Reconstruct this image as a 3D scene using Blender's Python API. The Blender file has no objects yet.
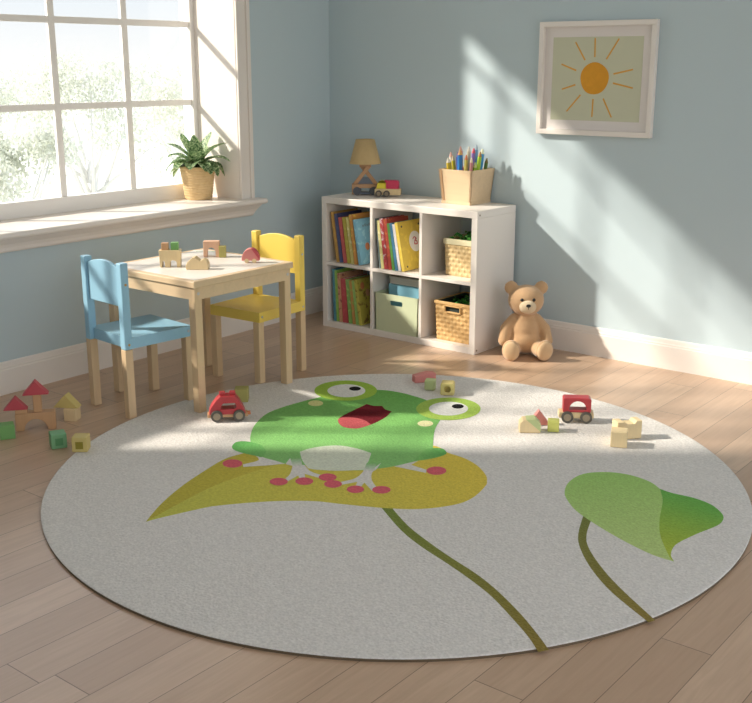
import bpy, bmesh, math, random
from mathutils import Vector, Matrix, Euler
PI = math.pi
random.seed(4)
COL = bpy.context.scene.collection

# ------------------------------------------------------------------ materials
def s2l(h):
    if isinstance(h, (tuple, list)): return tuple(h)
    h = h.lstrip('#'); r = []
    for i in (0, 2, 4):
        c = int(h[i:i+2], 16) / 255
        r.append(c / 12.92 if c <= .04045 else ((c + .055) / 1.055) ** 2.4)
    return tuple(r)

def new_mat(name):
    m = bpy.data.materials.new(name); m.use_nodes = True
    nt = m.node_tree; nt.nodes.clear()
    o = nt.nodes.new('ShaderNodeOutputMaterial'); b = nt.nodes.new('ShaderNodeBsdfPrincipled')
    nt.links.new(b.outputs[0], o.inputs[0])
    return m, nt, b

def nd(nt, t, **kw):
    n = nt.nodes.new(t)
    for k, v in kw.items():
        if k in n.inputs: n.inputs[k].default_value = v
        else: setattr(n, k, v)
    return n

def coords(nt, scale=(1, 1, 1), kind='Object', rot=(0, 0, 0)):
    tc = nd(nt, 'ShaderNodeTexCoord'); mp = nd(nt, 'ShaderNodeMapping')
    mp.inputs['Scale'].default_value = scale; mp.inputs['Rotation'].default_value = rot
    nt.links.new(tc.outputs[kind], mp.inputs['Vector']); return mp.outputs[0]

def mixc(nt, fac, a, b, mode='MIX'):
    n = nt.nodes.new('ShaderNodeMix'); n.data_type = 'RGBA'; n.blend_type = mode
    for sock, v in ((n.inputs[0], fac), (n.inputs[6], a), (n.inputs[7], b)):
        if hasattr(v, 'is_linked'): nt.links.new(v, sock)
        elif isinstance(v, (int, float)): sock.default_value = v
        else: sock.default_value = (*v[:3], 1)
    return n.outputs[2]

def bump(nt, bsdf, height, strength=.3, dist=.002):
    b = nd(nt, 'ShaderNodeBump', Strength=strength, Distance=dist)
    nt.links.new(height, b.inputs['Height']); nt.links.new(b.outputs[0], bsdf.inputs['Normal'])

def paint(name, col, rough=.5, var=.04, scale=6, bs=0, bscale=200, sheen=0):
    m, nt, b = new_mat(name); c = s2l(col)
    v = coords(nt)
    n = nd(nt, 'ShaderNodeTexNoise', Scale=scale, Detail=3.0); nt.links.new(v, n.inputs['Vector'])
    lo = tuple(x * (1 - var) for x in c); hi = tuple(min(1, x * (1 + var)) for x in c)
    nt.links.new(mixc(nt, n.outputs[0], lo, hi), b.inputs['Base Color'])
    b.inputs['Roughness'].default_value = rough
    if sheen: b.inputs['Sheen Weight'].default_value = sheen
    if bs:
        n2 = nd(nt, 'ShaderNodeTexNoise', Scale=bscale, Detail=2.0); nt.links.new(v, n2.inputs['Vector'])
        bump(nt, b, n2.outputs[0], bs)
    return m

def wood(name, col, dark=None, rough=.5, axis=2, scale=18, stretch=.08, amt=.5):
    m, nt, b = new_mat(name); c = s2l(col); d = s2l(dark) if dark else tuple(x * .72 for x in c)
    sc = [1, 1, 1]; sc[axis] = stretch
    v = coords(nt, tuple(sc))
    n = nd(nt, 'ShaderNodeTexNoise', Scale=scale * 3, Detail=5.0, Distortion=.6); nt.links.new(v, n.inputs['Vector'])
    n3 = nd(nt, 'ShaderNodeTexNoise', Scale=scale * .6, Detail=2.0); nt.links.new(v, n3.inputs['Vector'])
    r = nd(nt, 'ShaderNodeMapRange'); r.inputs[1].default_value = .35; r.inputs[2].default_value = .7
    nt.links.new(n.outputs[0], r.inputs[0])
    mu = nd(nt, 'ShaderNodeMath', operation='MULTIPLY'); mu.inputs[1].default_value = amt; nt.links.new(r.outputs[0], mu.inputs[0])
    base = mixc(nt, mu.outputs[0], c, d)
    base = mixc(nt, n3.outputs[0], base, tuple(min(1, x * 1.12) for x in c))
    nt.links.new(base, b.inputs['Base Color']); b.inputs['Roughness'].default_value = rough
    bump(nt, b, n.outputs[0], .08, .001)
    return m

M = {}
M['birch'] = wood('pale birch wood', '#D6BA94')
M['birchx'] = wood('pale birch wood along x', '#DBC09C', axis=0)
M['birchy'] = wood('pale birch wood along y', '#D6BA94', axis=1)
M['toy'] = wood('toy beech wood', '#DFC79C', scale=30)
M['toypale'] = wood('toy pale wood', '#E2CB9E', scale=30)
M['toytan'] = wood('toy tan wood', '#C79C74', scale=30)
M['toypink'] = wood('toy pinkish wood', '#DDB294', scale=30)
M['blue'] = paint('sky blue paint', '#97C5DD', .45)
M['yellow'] = paint('warm yellow paint', '#F0D263', .45)
M['white'] = paint('white laminate', '#EDE6DF', .4, .01)
M['trim'] = paint('white trim paint', '#F2EBE4', .4, .01)
M['sash'] = paint('white sash paint', '#FAF7F3', .4, .01)
M['ceil'] = paint('ceiling paint', '#EDEBE6', .9, .01)
M['wall'] = paint('blue grey wall paint', (.56, .67, .715), .85, .015, 2, .05, 300)
M['wallleft'] = M['wall']
M['paper'] = paint('white paper', '#F1EFEA', .6, .01)
M['tabletop'] = paint('white table inlay', '#ECE6DE', .35, .01)
M['red'] = paint('red toy paint', '#B93C43', .4)
M['redroof'] = paint('red roof paint', '#C5505A', .55)
M['pink'] = paint('pink toy paint', '#DB8A84', .5)
M['green'] = paint('green toy paint', '#78AE66', .5)
M['greenteal'] = paint('blue green toy paint', '#7DB384', .5)
M['greendark'] = paint('dark green toy paint', '#5E9A68', .5)
M['lime'] = paint('lime toy paint', '#C9CB6C', .5)
M['palegreen'] = paint('pale green toy paint', '#BFCB92', .5)
M['olive'] = paint('olive toy paint', '#B0A963', .5)
M['cream'] = paint('cream yellow toy paint', '#DCCB86', .5)
M['straw'] = paint('straw yellow toy paint', '#D2BE78', .5)
M['strawdark'] = paint('dark straw paint', '#96882F', .5)
M['magenta'] = paint('raspberry toy paint', '#C93A5C', .4)
M['yel'] = paint('bright yellow toy paint', '#E3D33F', .4)
M['tyre'] = paint('dark grey toy wheel', '#57534C', .6)
M['hub'] = paint('grey beige wheel hub', '#9A8C77', .6)
M['lampwheel'] = paint('slate wheel', '#5B5F68', .6)
M['slate'] = paint('slate blue block', '#7C8796', .6)
M['orange'] = paint('orange peg', '#D98A5C', .5)
M['metal'], _nt, _b = new_mat('zinc screw'); _b.inputs['Base Color'].default_value = (.55, .57, .6, 1); _b.inputs['Metallic'].default_value = .8; _b.inputs['Roughness'].default_value = .35
M['brass'], _nt, _b = new_mat('brass screw'); _b.inputs['Base Color'].default_value = (.6, .36, .12, 1); _b.inputs['Metallic'].default_value = .8; _b.inputs['Roughness'].default_value = .35
M['dark'] = paint('painted shade of opening', '#2E3A36', .8)  # dark colour standing in for shade inside an opening
M['black'] = paint('black plastic', '#15130F', .3)
M['fur'] = paint('honey brown plush', '#C7A27A', .95, .08, 40, .6, 260, .4)
M['furpad'] = paint('paler plush feet', '#D6B68E', .95, .08, 40, .6, 260, .4)
M['muzzle'] = paint('cream plush muzzle', '#DCC7A6', .95, .05, 40, .5, 260, .3)
M['bin'] = paint('pale green canvas', '#CFD8B4', .8, .03, 30, .2, 400)
M['boxblue'] = paint('light blue box board', '#86BFD6', .6)
M['boxwhite'] = paint('grey white box board', '#CFCDC6', .6)
M['liner'] = paint('cream liner cloth', '#E2D9B4', .9)
M['shade'] = paint('straw coloured lamp shade', '#CBB080', .8, .06, 60, .3, 300)
M['soil'] = paint('potting soil', '#3A2C20', .95, .2, 60, .6, 120)
M['bark'] = paint('haze-paled bark', (.72, .71, .68), .9)  # bark whitened too, so the haze sits in its colour
M['artpaper'] = paint('sage art paper', '#CFD0B6', .8, .02, 20)
M['sunpaint'] = paint('orange watercolour', '#E3A02E', .8, .12, 30)
M['rayline'] = paint('orange brush line', '#E0A84A', .8)
M['mat'] = paint('white picture mat', '#E9E2DE', .8, .01)

def wicker(name, c1, c2, bx=0):
    m, nt, b = new_mat(name)
    v = coords(nt)
    n = nd(nt, 'ShaderNodeTexNoise', Scale=45.0, Detail=3.0); nt.links.new(v, n.inputs['Vector'])
    nt.links.new(mixc(nt, n.outputs[0], s2l(c1), s2l(c2)), b.inputs['Base Color'])
    b.inputs['Roughness'].default_value = .7
    n2 = nd(nt, 'ShaderNodeTexNoise', Scale=300.0); nt.links.new(v, n2.inputs['Vector'])
    bump(nt, b, n2.outputs[0], .3)
    return m
M['wickerpale'] = wicker('pale seagrass weave', '#D3B27C', '#EBD3A2')
M['wickertan'] = wicker('tan rattan weave', '#C99C5C', '#E8C48C')
M['potweave'] = wicker('honey pot', '#D4B07A', '#E6CA9A')

def floor_mat():
    m, nt, b = new_mat('oak floor planks')
    tc = nd(nt, 'ShaderNodeTexCoord'); sp = nd(nt, 'ShaderNodeSeparateXYZ'); nt.links.new(tc.outputs['Object'], sp.inputs[0])
    def math_(op, a, c=None):
        n = nd(nt, 'ShaderNodeMath', operation=op)
        for i, v in enumerate((a, c)):
            if v is None: continue
            if hasattr(v, 'is_linked'): nt.links.new(v, n.inputs[i])
            else: n.inputs[i].default_value = v
        return n.outputs[0]
    x = math_('SUBTRACT', sp.outputs[0], 1.523 - .142 * 40); u = math_('DIVIDE', x, .142)
    iu = math_('FLOOR', u); fu = math_('FRACT', u)
    wn = nd(nt, 'ShaderNodeTexWhiteNoise', noise_dimensions='1D'); nt.links.new(iu, wn.inputs['W'])
    v = math_('ADD', math_('DIVIDE', sp.outputs[1], 1.25), math_('MULTIPLY', wn.outputs[0], 7.3))
    iv = math_('FLOOR', v); fv = math_('FRACT', v)
    cb = nd(nt, 'ShaderNodeCombineXYZ'); nt.links.new(iu, cb.inputs[0]); nt.links.new(iv, cb.inputs[1])
    w2 = nd(nt, 'ShaderNodeTexWhiteNoise', noise_dimensions='2D'); nt.links.new(cb.outputs[0], w2.inputs['Vector'])
    # grain, shifted per plank
    cg = nd(nt, 'ShaderNodeCombineXYZ')
    nt.links.new(math_('MULTIPLY', sp.outputs[0], 1.0), cg.inputs[0])
    nt.links.new(math_('MULTIPLY', sp.outputs[1], .07), cg.inputs[1])
    nt.links.new(math_('MULTIPLY', w2.outputs[0], 9.0), cg.inputs[2])
    g = nd(nt, 'ShaderNodeTexNoise', Scale=55.0, Detail=6.0, Distortion=.8); nt.links.new(cg.outputs[0], g.inputs['Vector'])
    g2 = nd(nt, 'ShaderNodeTexNoise', Scale=9.0, Detail=3.0, Distortion=1.2); nt.links.new(cg.outputs[0], g2.inputs['Vector'])
    c = mixc(nt, w2.outputs[0], (.53, .355, .24), (.66, .465, .325))
    mr = nd(nt, 'ShaderNodeMapRange'); mr.inputs[1].default_value = .35; mr.inputs[2].default_value = .75; nt.links.new(g.outputs[0], mr.inputs[0])
    c = mixc(nt, math_('MULTIPLY', mr.outputs[0], .45), c, (.42, .27, .17))
    mr2 = nd(nt, 'ShaderNodeMapRange'); mr2.inputs[1].default_value = .45; mr2.inputs[2].default_value = .75; nt.links.new(g2.outputs[0], mr2.inputs[0])
    c = mixc(nt, math_('MULTIPLY', mr2.outputs[0], .35), c, (.46, .30, .195))
    e1 = math_('LESS_THAN', fu, .016); e2 = math_('LESS_THAN', fv, .0022)
    e = math_('MAXIMUM', e1, e2)
    c = mixc(nt, math_('MULTIPLY', e, .75), c, (.09, .055, .035))
    nt.links.new(c, b.inputs['Base Color'])
    b.inputs['Roughness'].default_value = .30
    b.inputs['Specular IOR Level'].default_value = .6
    h = math_('SUBTRACT', math_('MULTIPLY', g.outputs[0], .15), e)
    bump(nt, b, h, .25, .001)
    return m
M['floor'] = floor_mat()

def rug_mats():
    m, nt, b = new_mat('woven rug surface')
    at = nd(nt, 'ShaderNodeAttribute', attribute_name='print_colour')
    v = coords(nt, (1, 1, 1))
    vo = nd(nt, 'ShaderNodeTexVoronoi', Scale=110.0); nt.links.new(v, vo.inputs['Vector'])
    no = nd(nt, 'ShaderNodeTexNoise', Scale=120.0, Detail=3.0); nt.links.new(v, no.inputs['Vector'])
    mr = nd(nt, 'ShaderNodeMapRange'); mr.inputs[1].default_value = .3; mr.inputs[2].default_value = .7
    mr.inputs[3].default_value = .88; mr.inputs[4].default_value = 1.1
    nt.links.new(no.outputs[0], mr.inputs[0])
    vm = nd(nt, 'ShaderNodeVectorMath', operation='SCALE'); nt.links.new(at.outputs['Color'], vm.inputs[0]); nt.links.new(mr.outputs[0], vm.inputs['Scale'])
    nt.links.new(vm.outputs[0], b.inputs['Base Color'])
    b.inputs['Roughness'].default_value = .95; b.inputs['Specular IOR Level'].default_value = .15
    bump(nt, b, vo.outputs['Distance'], .6, .004)
    return m
M['rug'] = rug_mats()
M['rugedge'] = paint('rug edge with painted shadow', '#6B5C48', .9)  # rug side, its brown darkened to take in the shadow line

def leaf_mat(name, c1, c2, sc=30, trans=.3, spots=None):
    m, nt, b = new_mat(name); v = coords(nt)
    n = nd(nt, 'ShaderNodeTexNoise', Scale=float(sc), Detail=2.0); nt.links.new(v, n.inputs['Vector'])
    mr = nd(nt, 'ShaderNodeMapRange'); mr.inputs[1].default_value = .42; mr.inputs[2].default_value = .6; nt.links.new(n.outputs[0], mr.inputs[0])
    c = mixc(nt, mr.outputs[0], s2l(c1), s2l(c2)); nt.links.new(c, b.inputs['Base Color'])
    b.inputs['Roughness'].default_value = .5
    t = nd(nt, 'ShaderNodeBsdfTranslucent'); nt.links.new(c, t.inputs[0])
    mx = nd(nt, 'ShaderNodeMixShader'); mx.inputs[0].default_value = trans
    nt.links.new(b.outputs[0], mx.inputs[1]); nt.links.new(t.outputs[0], mx.inputs[2])
    nt.links.new(mx.outputs[0], [x for x in nt.nodes if x.type == 'OUTPUT_MATERIAL'][0].inputs[0])
    return m
M['plant'] = leaf_mat('variegated leaf', '#44703F', '#B9CC9C', 110, .25)
M['treeleaf'] = leaf_mat('haze-paled foliage', (.62, .64, .55), (.68, .69, .62), 1.5, .3)  # leaf colours paled to imitate haze and overexposure outside
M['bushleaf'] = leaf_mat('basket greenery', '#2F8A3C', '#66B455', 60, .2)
M['ground'] = paint('haze-paled lawn', (.62, .63, .56), .9, .03, .4)  # grass colour whitened to stand in for outdoor haze and glare

def glass_mat():
    m = bpy.data.materials.new('window glass'); m.use_nodes = True; nt = m.node_tree; nt.nodes.clear()
    o = nd(nt, 'ShaderNodeOutputMaterial'); t = nd(nt, 'ShaderNodeBsdfTransparent'); g = nd(nt, 'ShaderNodeBsdfGlossy', Roughness=.02)
    f = nd(nt, 'ShaderNodeFresnel', IOR=1.3); mx = nd(nt, 'ShaderNodeMixShader')
    nt.links.new(f.outputs[0], mx.inputs[0]); nt.links.new(t.outputs[0], mx.inputs[1]); nt.links.new(g.outputs[0], mx.inputs[2]); nt.links.new(mx.outputs[0], o.inputs[0])
    return m
M['glass'] = glass_mat()

# ------------------------------------------------------------------ geometry helpers
def nb(): return bmesh.new()

def add_box(bm, lo, hi, bev=0, rot=None, seg=2):
    vs = [bm.verts.new((x, y, z)) for x in (lo[0], hi[0]) for y in (lo[1], hi[1]) for z in (lo[2], hi[2])]
    idx = [(0, 1, 3, 2), (4, 6, 7, 5), (0, 4, 5, 1), (2, 3, 7, 6), (0, 2, 6, 4), (1, 5, 7, 3)]
    fs = [bm.faces.new([vs[i] for i in f]) for f in idx]
    if rot is not None:
        c = Vector([(lo[i] + hi[i]) / 2 for i in range(3)])
        for v in vs: v.co = rot @ (v.co - c) + c
    if bev:
        es = list({e for f in fs for e in f.edges})
        bmesh.ops.bevel(bm, geom=es, offset=bev, segments=seg, profile=.5, affect='EDGES')
    return bm

def box(lo, hi, bev=0, rot=None): return add_box(nb(), lo, hi, bev, rot)

def prism(bm, outline, holes, y0, y1, bev=0):
    """outline in (x, z), extruded along y from y0 to y1; holes are closed outlines too"""
    loops = [outline] + list(holes); rings = []
    for y in (y0, y1):
        rr = []
        for lp in loops: rr.append([bm.verts.new((p[0], y, p[1])) for p in lp])
        rings.append(rr)
    for a, c in zip(rings[0], rings[1]):
        n = len(a)
        for i in range(n): bm.faces.new((a[i], a[(i+1) % n], c[(i+1) % n], c[i]))
    for rr in rings:
        es = []
        for lp in rr:
            n = len(lp)
            for i in range(n): es.append(bm.edges.get((lp[i], lp[(i+1) % n])))
        bmesh.ops.triangle_fill(bm, use_beauty=True, use_dissolve=False, edges=es)
    bmesh.ops.recalc_face_normals(bm, faces=bm.faces[:])
    if bev:
        es = [e for e in bm.edges if len(e.link_faces) == 2 and e.calc_face_angle(0) > .9]
        bmesh.ops.bevel(bm, geom=es, offset=bev, segments=2, profile=.5, affect='EDGES')
    return bm

def add_cyl(bm, a, b, r0, r1=None, seg=20, caps=True):
    r1 = r0 if r1 is None else r1
    a = Vector(a); b = Vector(b); d = (b - a).normalized()
    u = d.orthogonal().normalized(); w = d.cross(u)
    A = [bm.verts.new(a + r0 * (math.cos(t) * u + math.sin(t) * w)) for t in [2 * PI * i / seg for i in range(seg)]]
    B = [bm.verts.new(b + r1 * (math.cos(t) * u + math.sin(t) * w)) for t in [2 * PI * i / seg for i in range(seg)]]
    for i in range(seg):
        f = bm.faces.new((A[i], A[(i+1) % seg], B[(i+1) % seg], B[i])); f.smooth = True
    if caps:
        bm.faces.new(A[::-1]); bm.faces.new(B)
    return bm

def lathe(bm, prof, seg=40, closed=False):
    rings = []
    for r, z in prof:
        rings.append([bm.verts.new((r * math.cos(2*PI*i/seg), r * math.sin(2*PI*i/seg), z)) for i in range(seg)])
    for a, c in zip(rings, rings[1:]):
        for i in range(seg):
            f = bm.faces.new((a[i], a[(i+1) % seg], c[(i+1) % seg], c[i])); f.smooth = True
    if closed:
        bm.faces.new(rings[0][::-1]); bm.faces.new(rings[-1])
    return bm

def add_ell(bm, c, r, rot=None, seg=20, ring=12):
    mat = Matrix.Translation(c) @ (rot.to_4x4() if rot is not None else Matrix()) @ Matrix.Diagonal((*r, 1))
    g = bmesh.ops.create_uvsphere(bm, u_segments=seg, v_segments=ring, radius=1, matrix=mat)
    for v in g['verts']:
        for f in v.link_faces: f.smooth = True
    return bm

def capsule(bm, a, b, r0, r1, n=8):
    a = Vector(a); b = Vector(b)
    for i in range(n + 1):
        t = i / n; r = r0 + (r1 - r0) * t
        add_ell(bm, a.lerp(b, t), (r, r, r), None, 16, 10)

def obj(name, bm, mat, parent=None, loc=(0, 0, 0), rot=(0, 0, 0), smooth=False, label=None):
    bmesh.ops.recalc_face_normals(bm, faces=bm.faces[:])
    me = bpy.data.meshes.new(name); bm.to_mesh(me); bm.free()
    for x in (mat if isinstance(mat, (list, tuple)) else [mat]): me.materials.append(x)
    if smooth: me.polygons.foreach_set('use_smooth', [True] * len(me.polygons))
    o = bpy.data.objects.new(name, me); COL.objects.link(o)
    o.location = loc; o.rotation_euler = rot
    if parent is not None: o.parent = parent
    if label: o['label'] = label
    return o

def thing(name, label, cat, loc=(0, 0, 0), rz=0, group=None, rot=None):
    o = bpy.data.objects.new(name, None); COL.objects.link(o); o.empty_display_size = .05
    o.location = loc; o.rotation_euler = rot or (0, 0, rz); o['label'] = label; o['category'] = cat
    if group: o['group'] = group
    return o

def tag(o, label, cat, group=None, kind=None):
    o['label'] = label; o['category'] = cat
    if group: o['group'] = group
    if kind: o['kind'] = kind
    return o

def struct(name, bm, mat, label=None):
    o = obj(name, bm, mat); o['kind'] = 'structure'
    if label: o['label'] = label
    return o

def arc(cx, cz, r, a0, a1, n=12, rz=None):
    rz = rz or r
    return [(cx + r * math.cos(a0 + (a1-a0) * i / n), cz + rz * math.sin(a0 + (a1-a0) * i / n)) for i in range(n + 1)]

# ------------------------------------------------------------------ room shell
WY0, WY1, WZ0, WZ1 = -3.72, -.78, .735, 2.76
RX, RY = 6.4, -7.4
f = nb(); add_box(f, (-.45, RY, -.1), (RX, .15, 0)); o = struct('floor', f, M['floor'], 'light oak plank floor')
w = nb()
add_box(w, (-.45, RY, 0), (0, WY0, 3.0)); add_box(w, (-.45, WY1, 0), (0, 0, 3.0))
add_box(w, (-.45, WY0, 0), (0, WY1, WZ0)); add_box(w, (-.45, WY0, WZ1), (0, WY1, 3.0))
struct('wall_left', w, M['wallleft'], 'blue-grey wall with the big window')
struct('wall_back', box((-.45, 0, 0), (RX, .15, 3.0)), M['wall'], 'blue-grey wall with the sun picture')
struct('wall_rear', box((-.45, RY - .15, 0), (RX, RY, 3.0)), M['wall'], 'unseen blue-grey wall added behind the camera to dim the foreground')  # out of view, added to keep light off the foreground
struct('ceiling', box((-.45, RY, 3.0), (RX, .15, 3.1)), M['ceil'], 'unseen white ceiling added to hold back sky light')  # out of view, added for the balance of light in the room

def baseboard(name, a, b, nrm):
    """profiled board from a to b on the floor, nrm points into the room"""
    prof = [(0, 0), (.018, 0), (.018, .118), (.015, .122), (.015, .130), (.012, .134), (.009, .150), (.004, .156), (0, .156)]
    bm = nb(); A = Vector((*a, 0)); B = Vector((*b, 0)); N = Vector((*nrm, 0)); rr = []
    for P in (A, B): rr.append([bm.verts.new(P + N * p[0] + Vector((0, 0, p[1]))) for p in prof])
    n = len(prof)
    for i in range(n): bm.faces.new((rr[0][i], rr[0][(i+1) % n], rr[1][(i+1) % n], rr[1][i]))
    bm.faces.new(rr[0]); bm.faces.new(rr[1][::-1])
    return struct(name, bm, M['trim'], 'white moulded baseboard')
baseboard('baseboard_left', (0, RY), (0, -.018), (1, 0))
baseboard('baseboard_back', (0, 0), (RX, 0), (0, -1))

# window: sash with muntins, glass, casing, reveal lining, sill board with apron
XF, XB = -.325, -.375
win = bpy.data.objects.new('window_1', None); COL.objects.link(win); win.location = (-.35, -2.25, WZ0); win['kind'] = 'structure'; win['label'] = 'big white muntin window'
def wpart(name, bm, mat, label=None):
    o = obj(name, bm, mat, win, label=label)
    o.matrix_parent_inverse = Matrix.Translation(-win.location); return o
fr = nb(); GY1, GY0, GZ0, GZ1 = -.812, -3.66, .845, 2.70
add_box(fr, (XB, GY1, WZ0 + .03), (XF, WY1, WZ1 - .01), .004); add_box(fr, (XB, WY0, WZ0 + .03), (XF, GY0, WZ1 - .01), .004)
add_box(fr, (XB, WY0, WZ0 + .03), (XF, WY1, GZ0), .004); add_box(fr, (XB, WY0, GZ1), (XF, WY1, WZ1 - .01), .004)
wpart('window_frame', fr, M['sash'])
mu = nb()
for y in (-1.262, -1.715, -2.15, -2.59, -3.03, -3.36): add_box(mu, (-.358, y - .0185, GZ0), (-.338, y + .0185, GZ1), .003)
for z in (1.30, 1.725, 2.145, 2.56): add_box(mu, (-.3575, GY0, z - .0165), (-.3385, GY1, z + .0165), .003)
wpart('muntin_grid', mu, M['sash'])
wpart('window_pane', box((-.350, GY0, GZ0), (-.346, GY1, GZ1)), M['glass'])
ln = nb()   # reveal lining
add_box(ln, (XF - .06, WY1 - .006, WZ0 + .03), (.0, WY1 + .004, WZ1)); add_box(ln, (XF - .06, WY0 - .004, WZ0 + .03), (.0, WY0 + .006, WZ1))
add_box(ln, (XF - .06, WY0, WZ1 - .006), (.0, WY1, WZ1 + .004))
wpart('reveal_lining', ln, M['trim'])
cs = nb()
def casing_v(y, s):
    # s=+1: casing spreads towards +y
    for (a, b, t) in ((0, .022, .016), (.022, .072, .012), (.072, .098, .022)):
        lo, hi = sorted((y + s * a, y + s * b)); add_box(cs, (0, lo, WZ0 + .03), (t, hi, WZ1 + .1), .003)
casing_v(WY1 - .004, 1); casing_v(WY0 + .004, -1)
add_box(cs, (0, WY0 - .1, WZ1 - .002), (.018, WY1 + .1, WZ1 + .1), .003)
wpart('window_casing', cs, M['trim'])
sl = nb()
pr = [(-.385, .735), (.02, .735), (.066, .736), (.079, .741), (.083, .750), (.080, .761), (.072, .767), (-.385, .767)]
prism(sl, [(p[0], p[1]) for p in pr], [], WY0 - .2, -.645)
wpart('window_sill', sl, M['trim'])
ap = nb()
ys = (WY0 - .13, -.685)
prof = [(0, .672), (.026, .672), (.031, .680), (.033, .694), (.040, .710), (.052, .724), (.060, .7352), (0, .7352)]
prism(ap, prof, [], ys[0], ys[1])
for v in ap.verts:    # mitred return at the right end: foot of the ogee is shorter
    if abs(v.co.y - ys[1]) < 1e-4: v.co.y += (v.co.z - .672) * .8 - .03
wpart('sill_apron', ap, M['trim'])

# ------------------------------------------------------------------ outside
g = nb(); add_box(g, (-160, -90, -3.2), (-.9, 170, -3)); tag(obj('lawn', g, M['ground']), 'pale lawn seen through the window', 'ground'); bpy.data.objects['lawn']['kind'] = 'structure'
def tree(x, y, h, r, label, seed, nleaf=4200):
    rd = random.Random(seed)
    t = thing('garden_tree', label, 'tree', (x, y, -3), rd.random() * 6, 'garden trees outside the window')
    tb = nb(); add_cyl(tb, (0, 0, 0), (0, 0, h * .55), .14, .09, 10); cl = []
    for i in range(11):
        a = rd.random() * 2 * PI; z0 = h * rd.uniform(.25, .5); L = r * rd.uniform(.55, 1); z1 = h * rd.uniform(.5, .95)
        e = Vector((math.cos(a) * L * .8, math.sin(a) * L * .8, z1)); add_cyl(tb, (0, 0, z0), e, .05, .015, 6)
        cl += [(e, r * rd.uniform(.22, .4)), (e * .6 + Vector((0, 0, h * .4)), r * rd.uniform(.2, .35))]
    obj('trunk', tb, M['bark'], t)
    lb = nb()
    for i in range(nleaf):
        c, rr = rd.choice(cl)
        d = Vector((rd.gauss(0, 1), rd.gauss(0, 1), rd.gauss(0, .8))).normalized() * rr * rd.random() ** .4
        p = c + d; s = rd.uniform(.035, .075)
        q = Euler((rd.random() * 6, rd.random() * 6, rd.random() * 6)).to_matrix()
        vs = [lb.verts.new(p + q @ Vector(k) * s) for k in ((-1, 0, 0), (0, -.5, .1), (1, 0, 0), (0, .5, .1))]
        lb.faces.new(vs)
    obj('foliage', lb, M['treeleaf'], t)
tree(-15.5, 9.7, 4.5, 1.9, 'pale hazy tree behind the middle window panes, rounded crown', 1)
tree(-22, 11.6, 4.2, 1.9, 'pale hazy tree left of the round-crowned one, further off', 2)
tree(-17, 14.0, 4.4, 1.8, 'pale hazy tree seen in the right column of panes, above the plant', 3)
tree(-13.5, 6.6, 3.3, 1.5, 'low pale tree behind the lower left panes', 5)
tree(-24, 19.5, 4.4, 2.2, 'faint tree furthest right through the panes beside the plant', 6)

# ------------------------------------------------------------------ rug
RC = (2.071, -2.027); RR = 1.289; RS = 1.026; RA = 2.2442535
def rug_outline(k=1.0, n=180):
    gx, gy = math.cos(RA), math.sin(RA); lx, ly = gy, -gx
    return [(RC[0] + k * RR * (math.cos(t) * lx + RS * math.sin(t) * gx), RC[1] + k * RR * (math.cos(t) * ly + RS * math.sin(t) * gy)) for t in [2*PI*i/n for i in range(n)]]
rug = thing('round_rug', 'large round pale grey rug with a printed green frog on a yellow leaf', 'rug', (RC[0], RC[1], 0))
def rl(p): return (p[0] - RC[0], p[1] - RC[1])
rb = nb()
R0 = [rb.verts.new((*rl(p), 0)) for p in rug_outline(.999)]; R1 = [rb.verts.new((*rl(p), .009)) for p in rug_outline(1.0)]
n = len(R0)
for i in range(n): rb.faces.new((R0[i], R0[(i+1) % n], R1[(i+1) % n], R1[i]))
rb.faces.new(R0[::-1])
obj('rug_edge', rb, M['rugedge'], rug, label='rug edge, coloured dark to include its shadow line')
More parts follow.
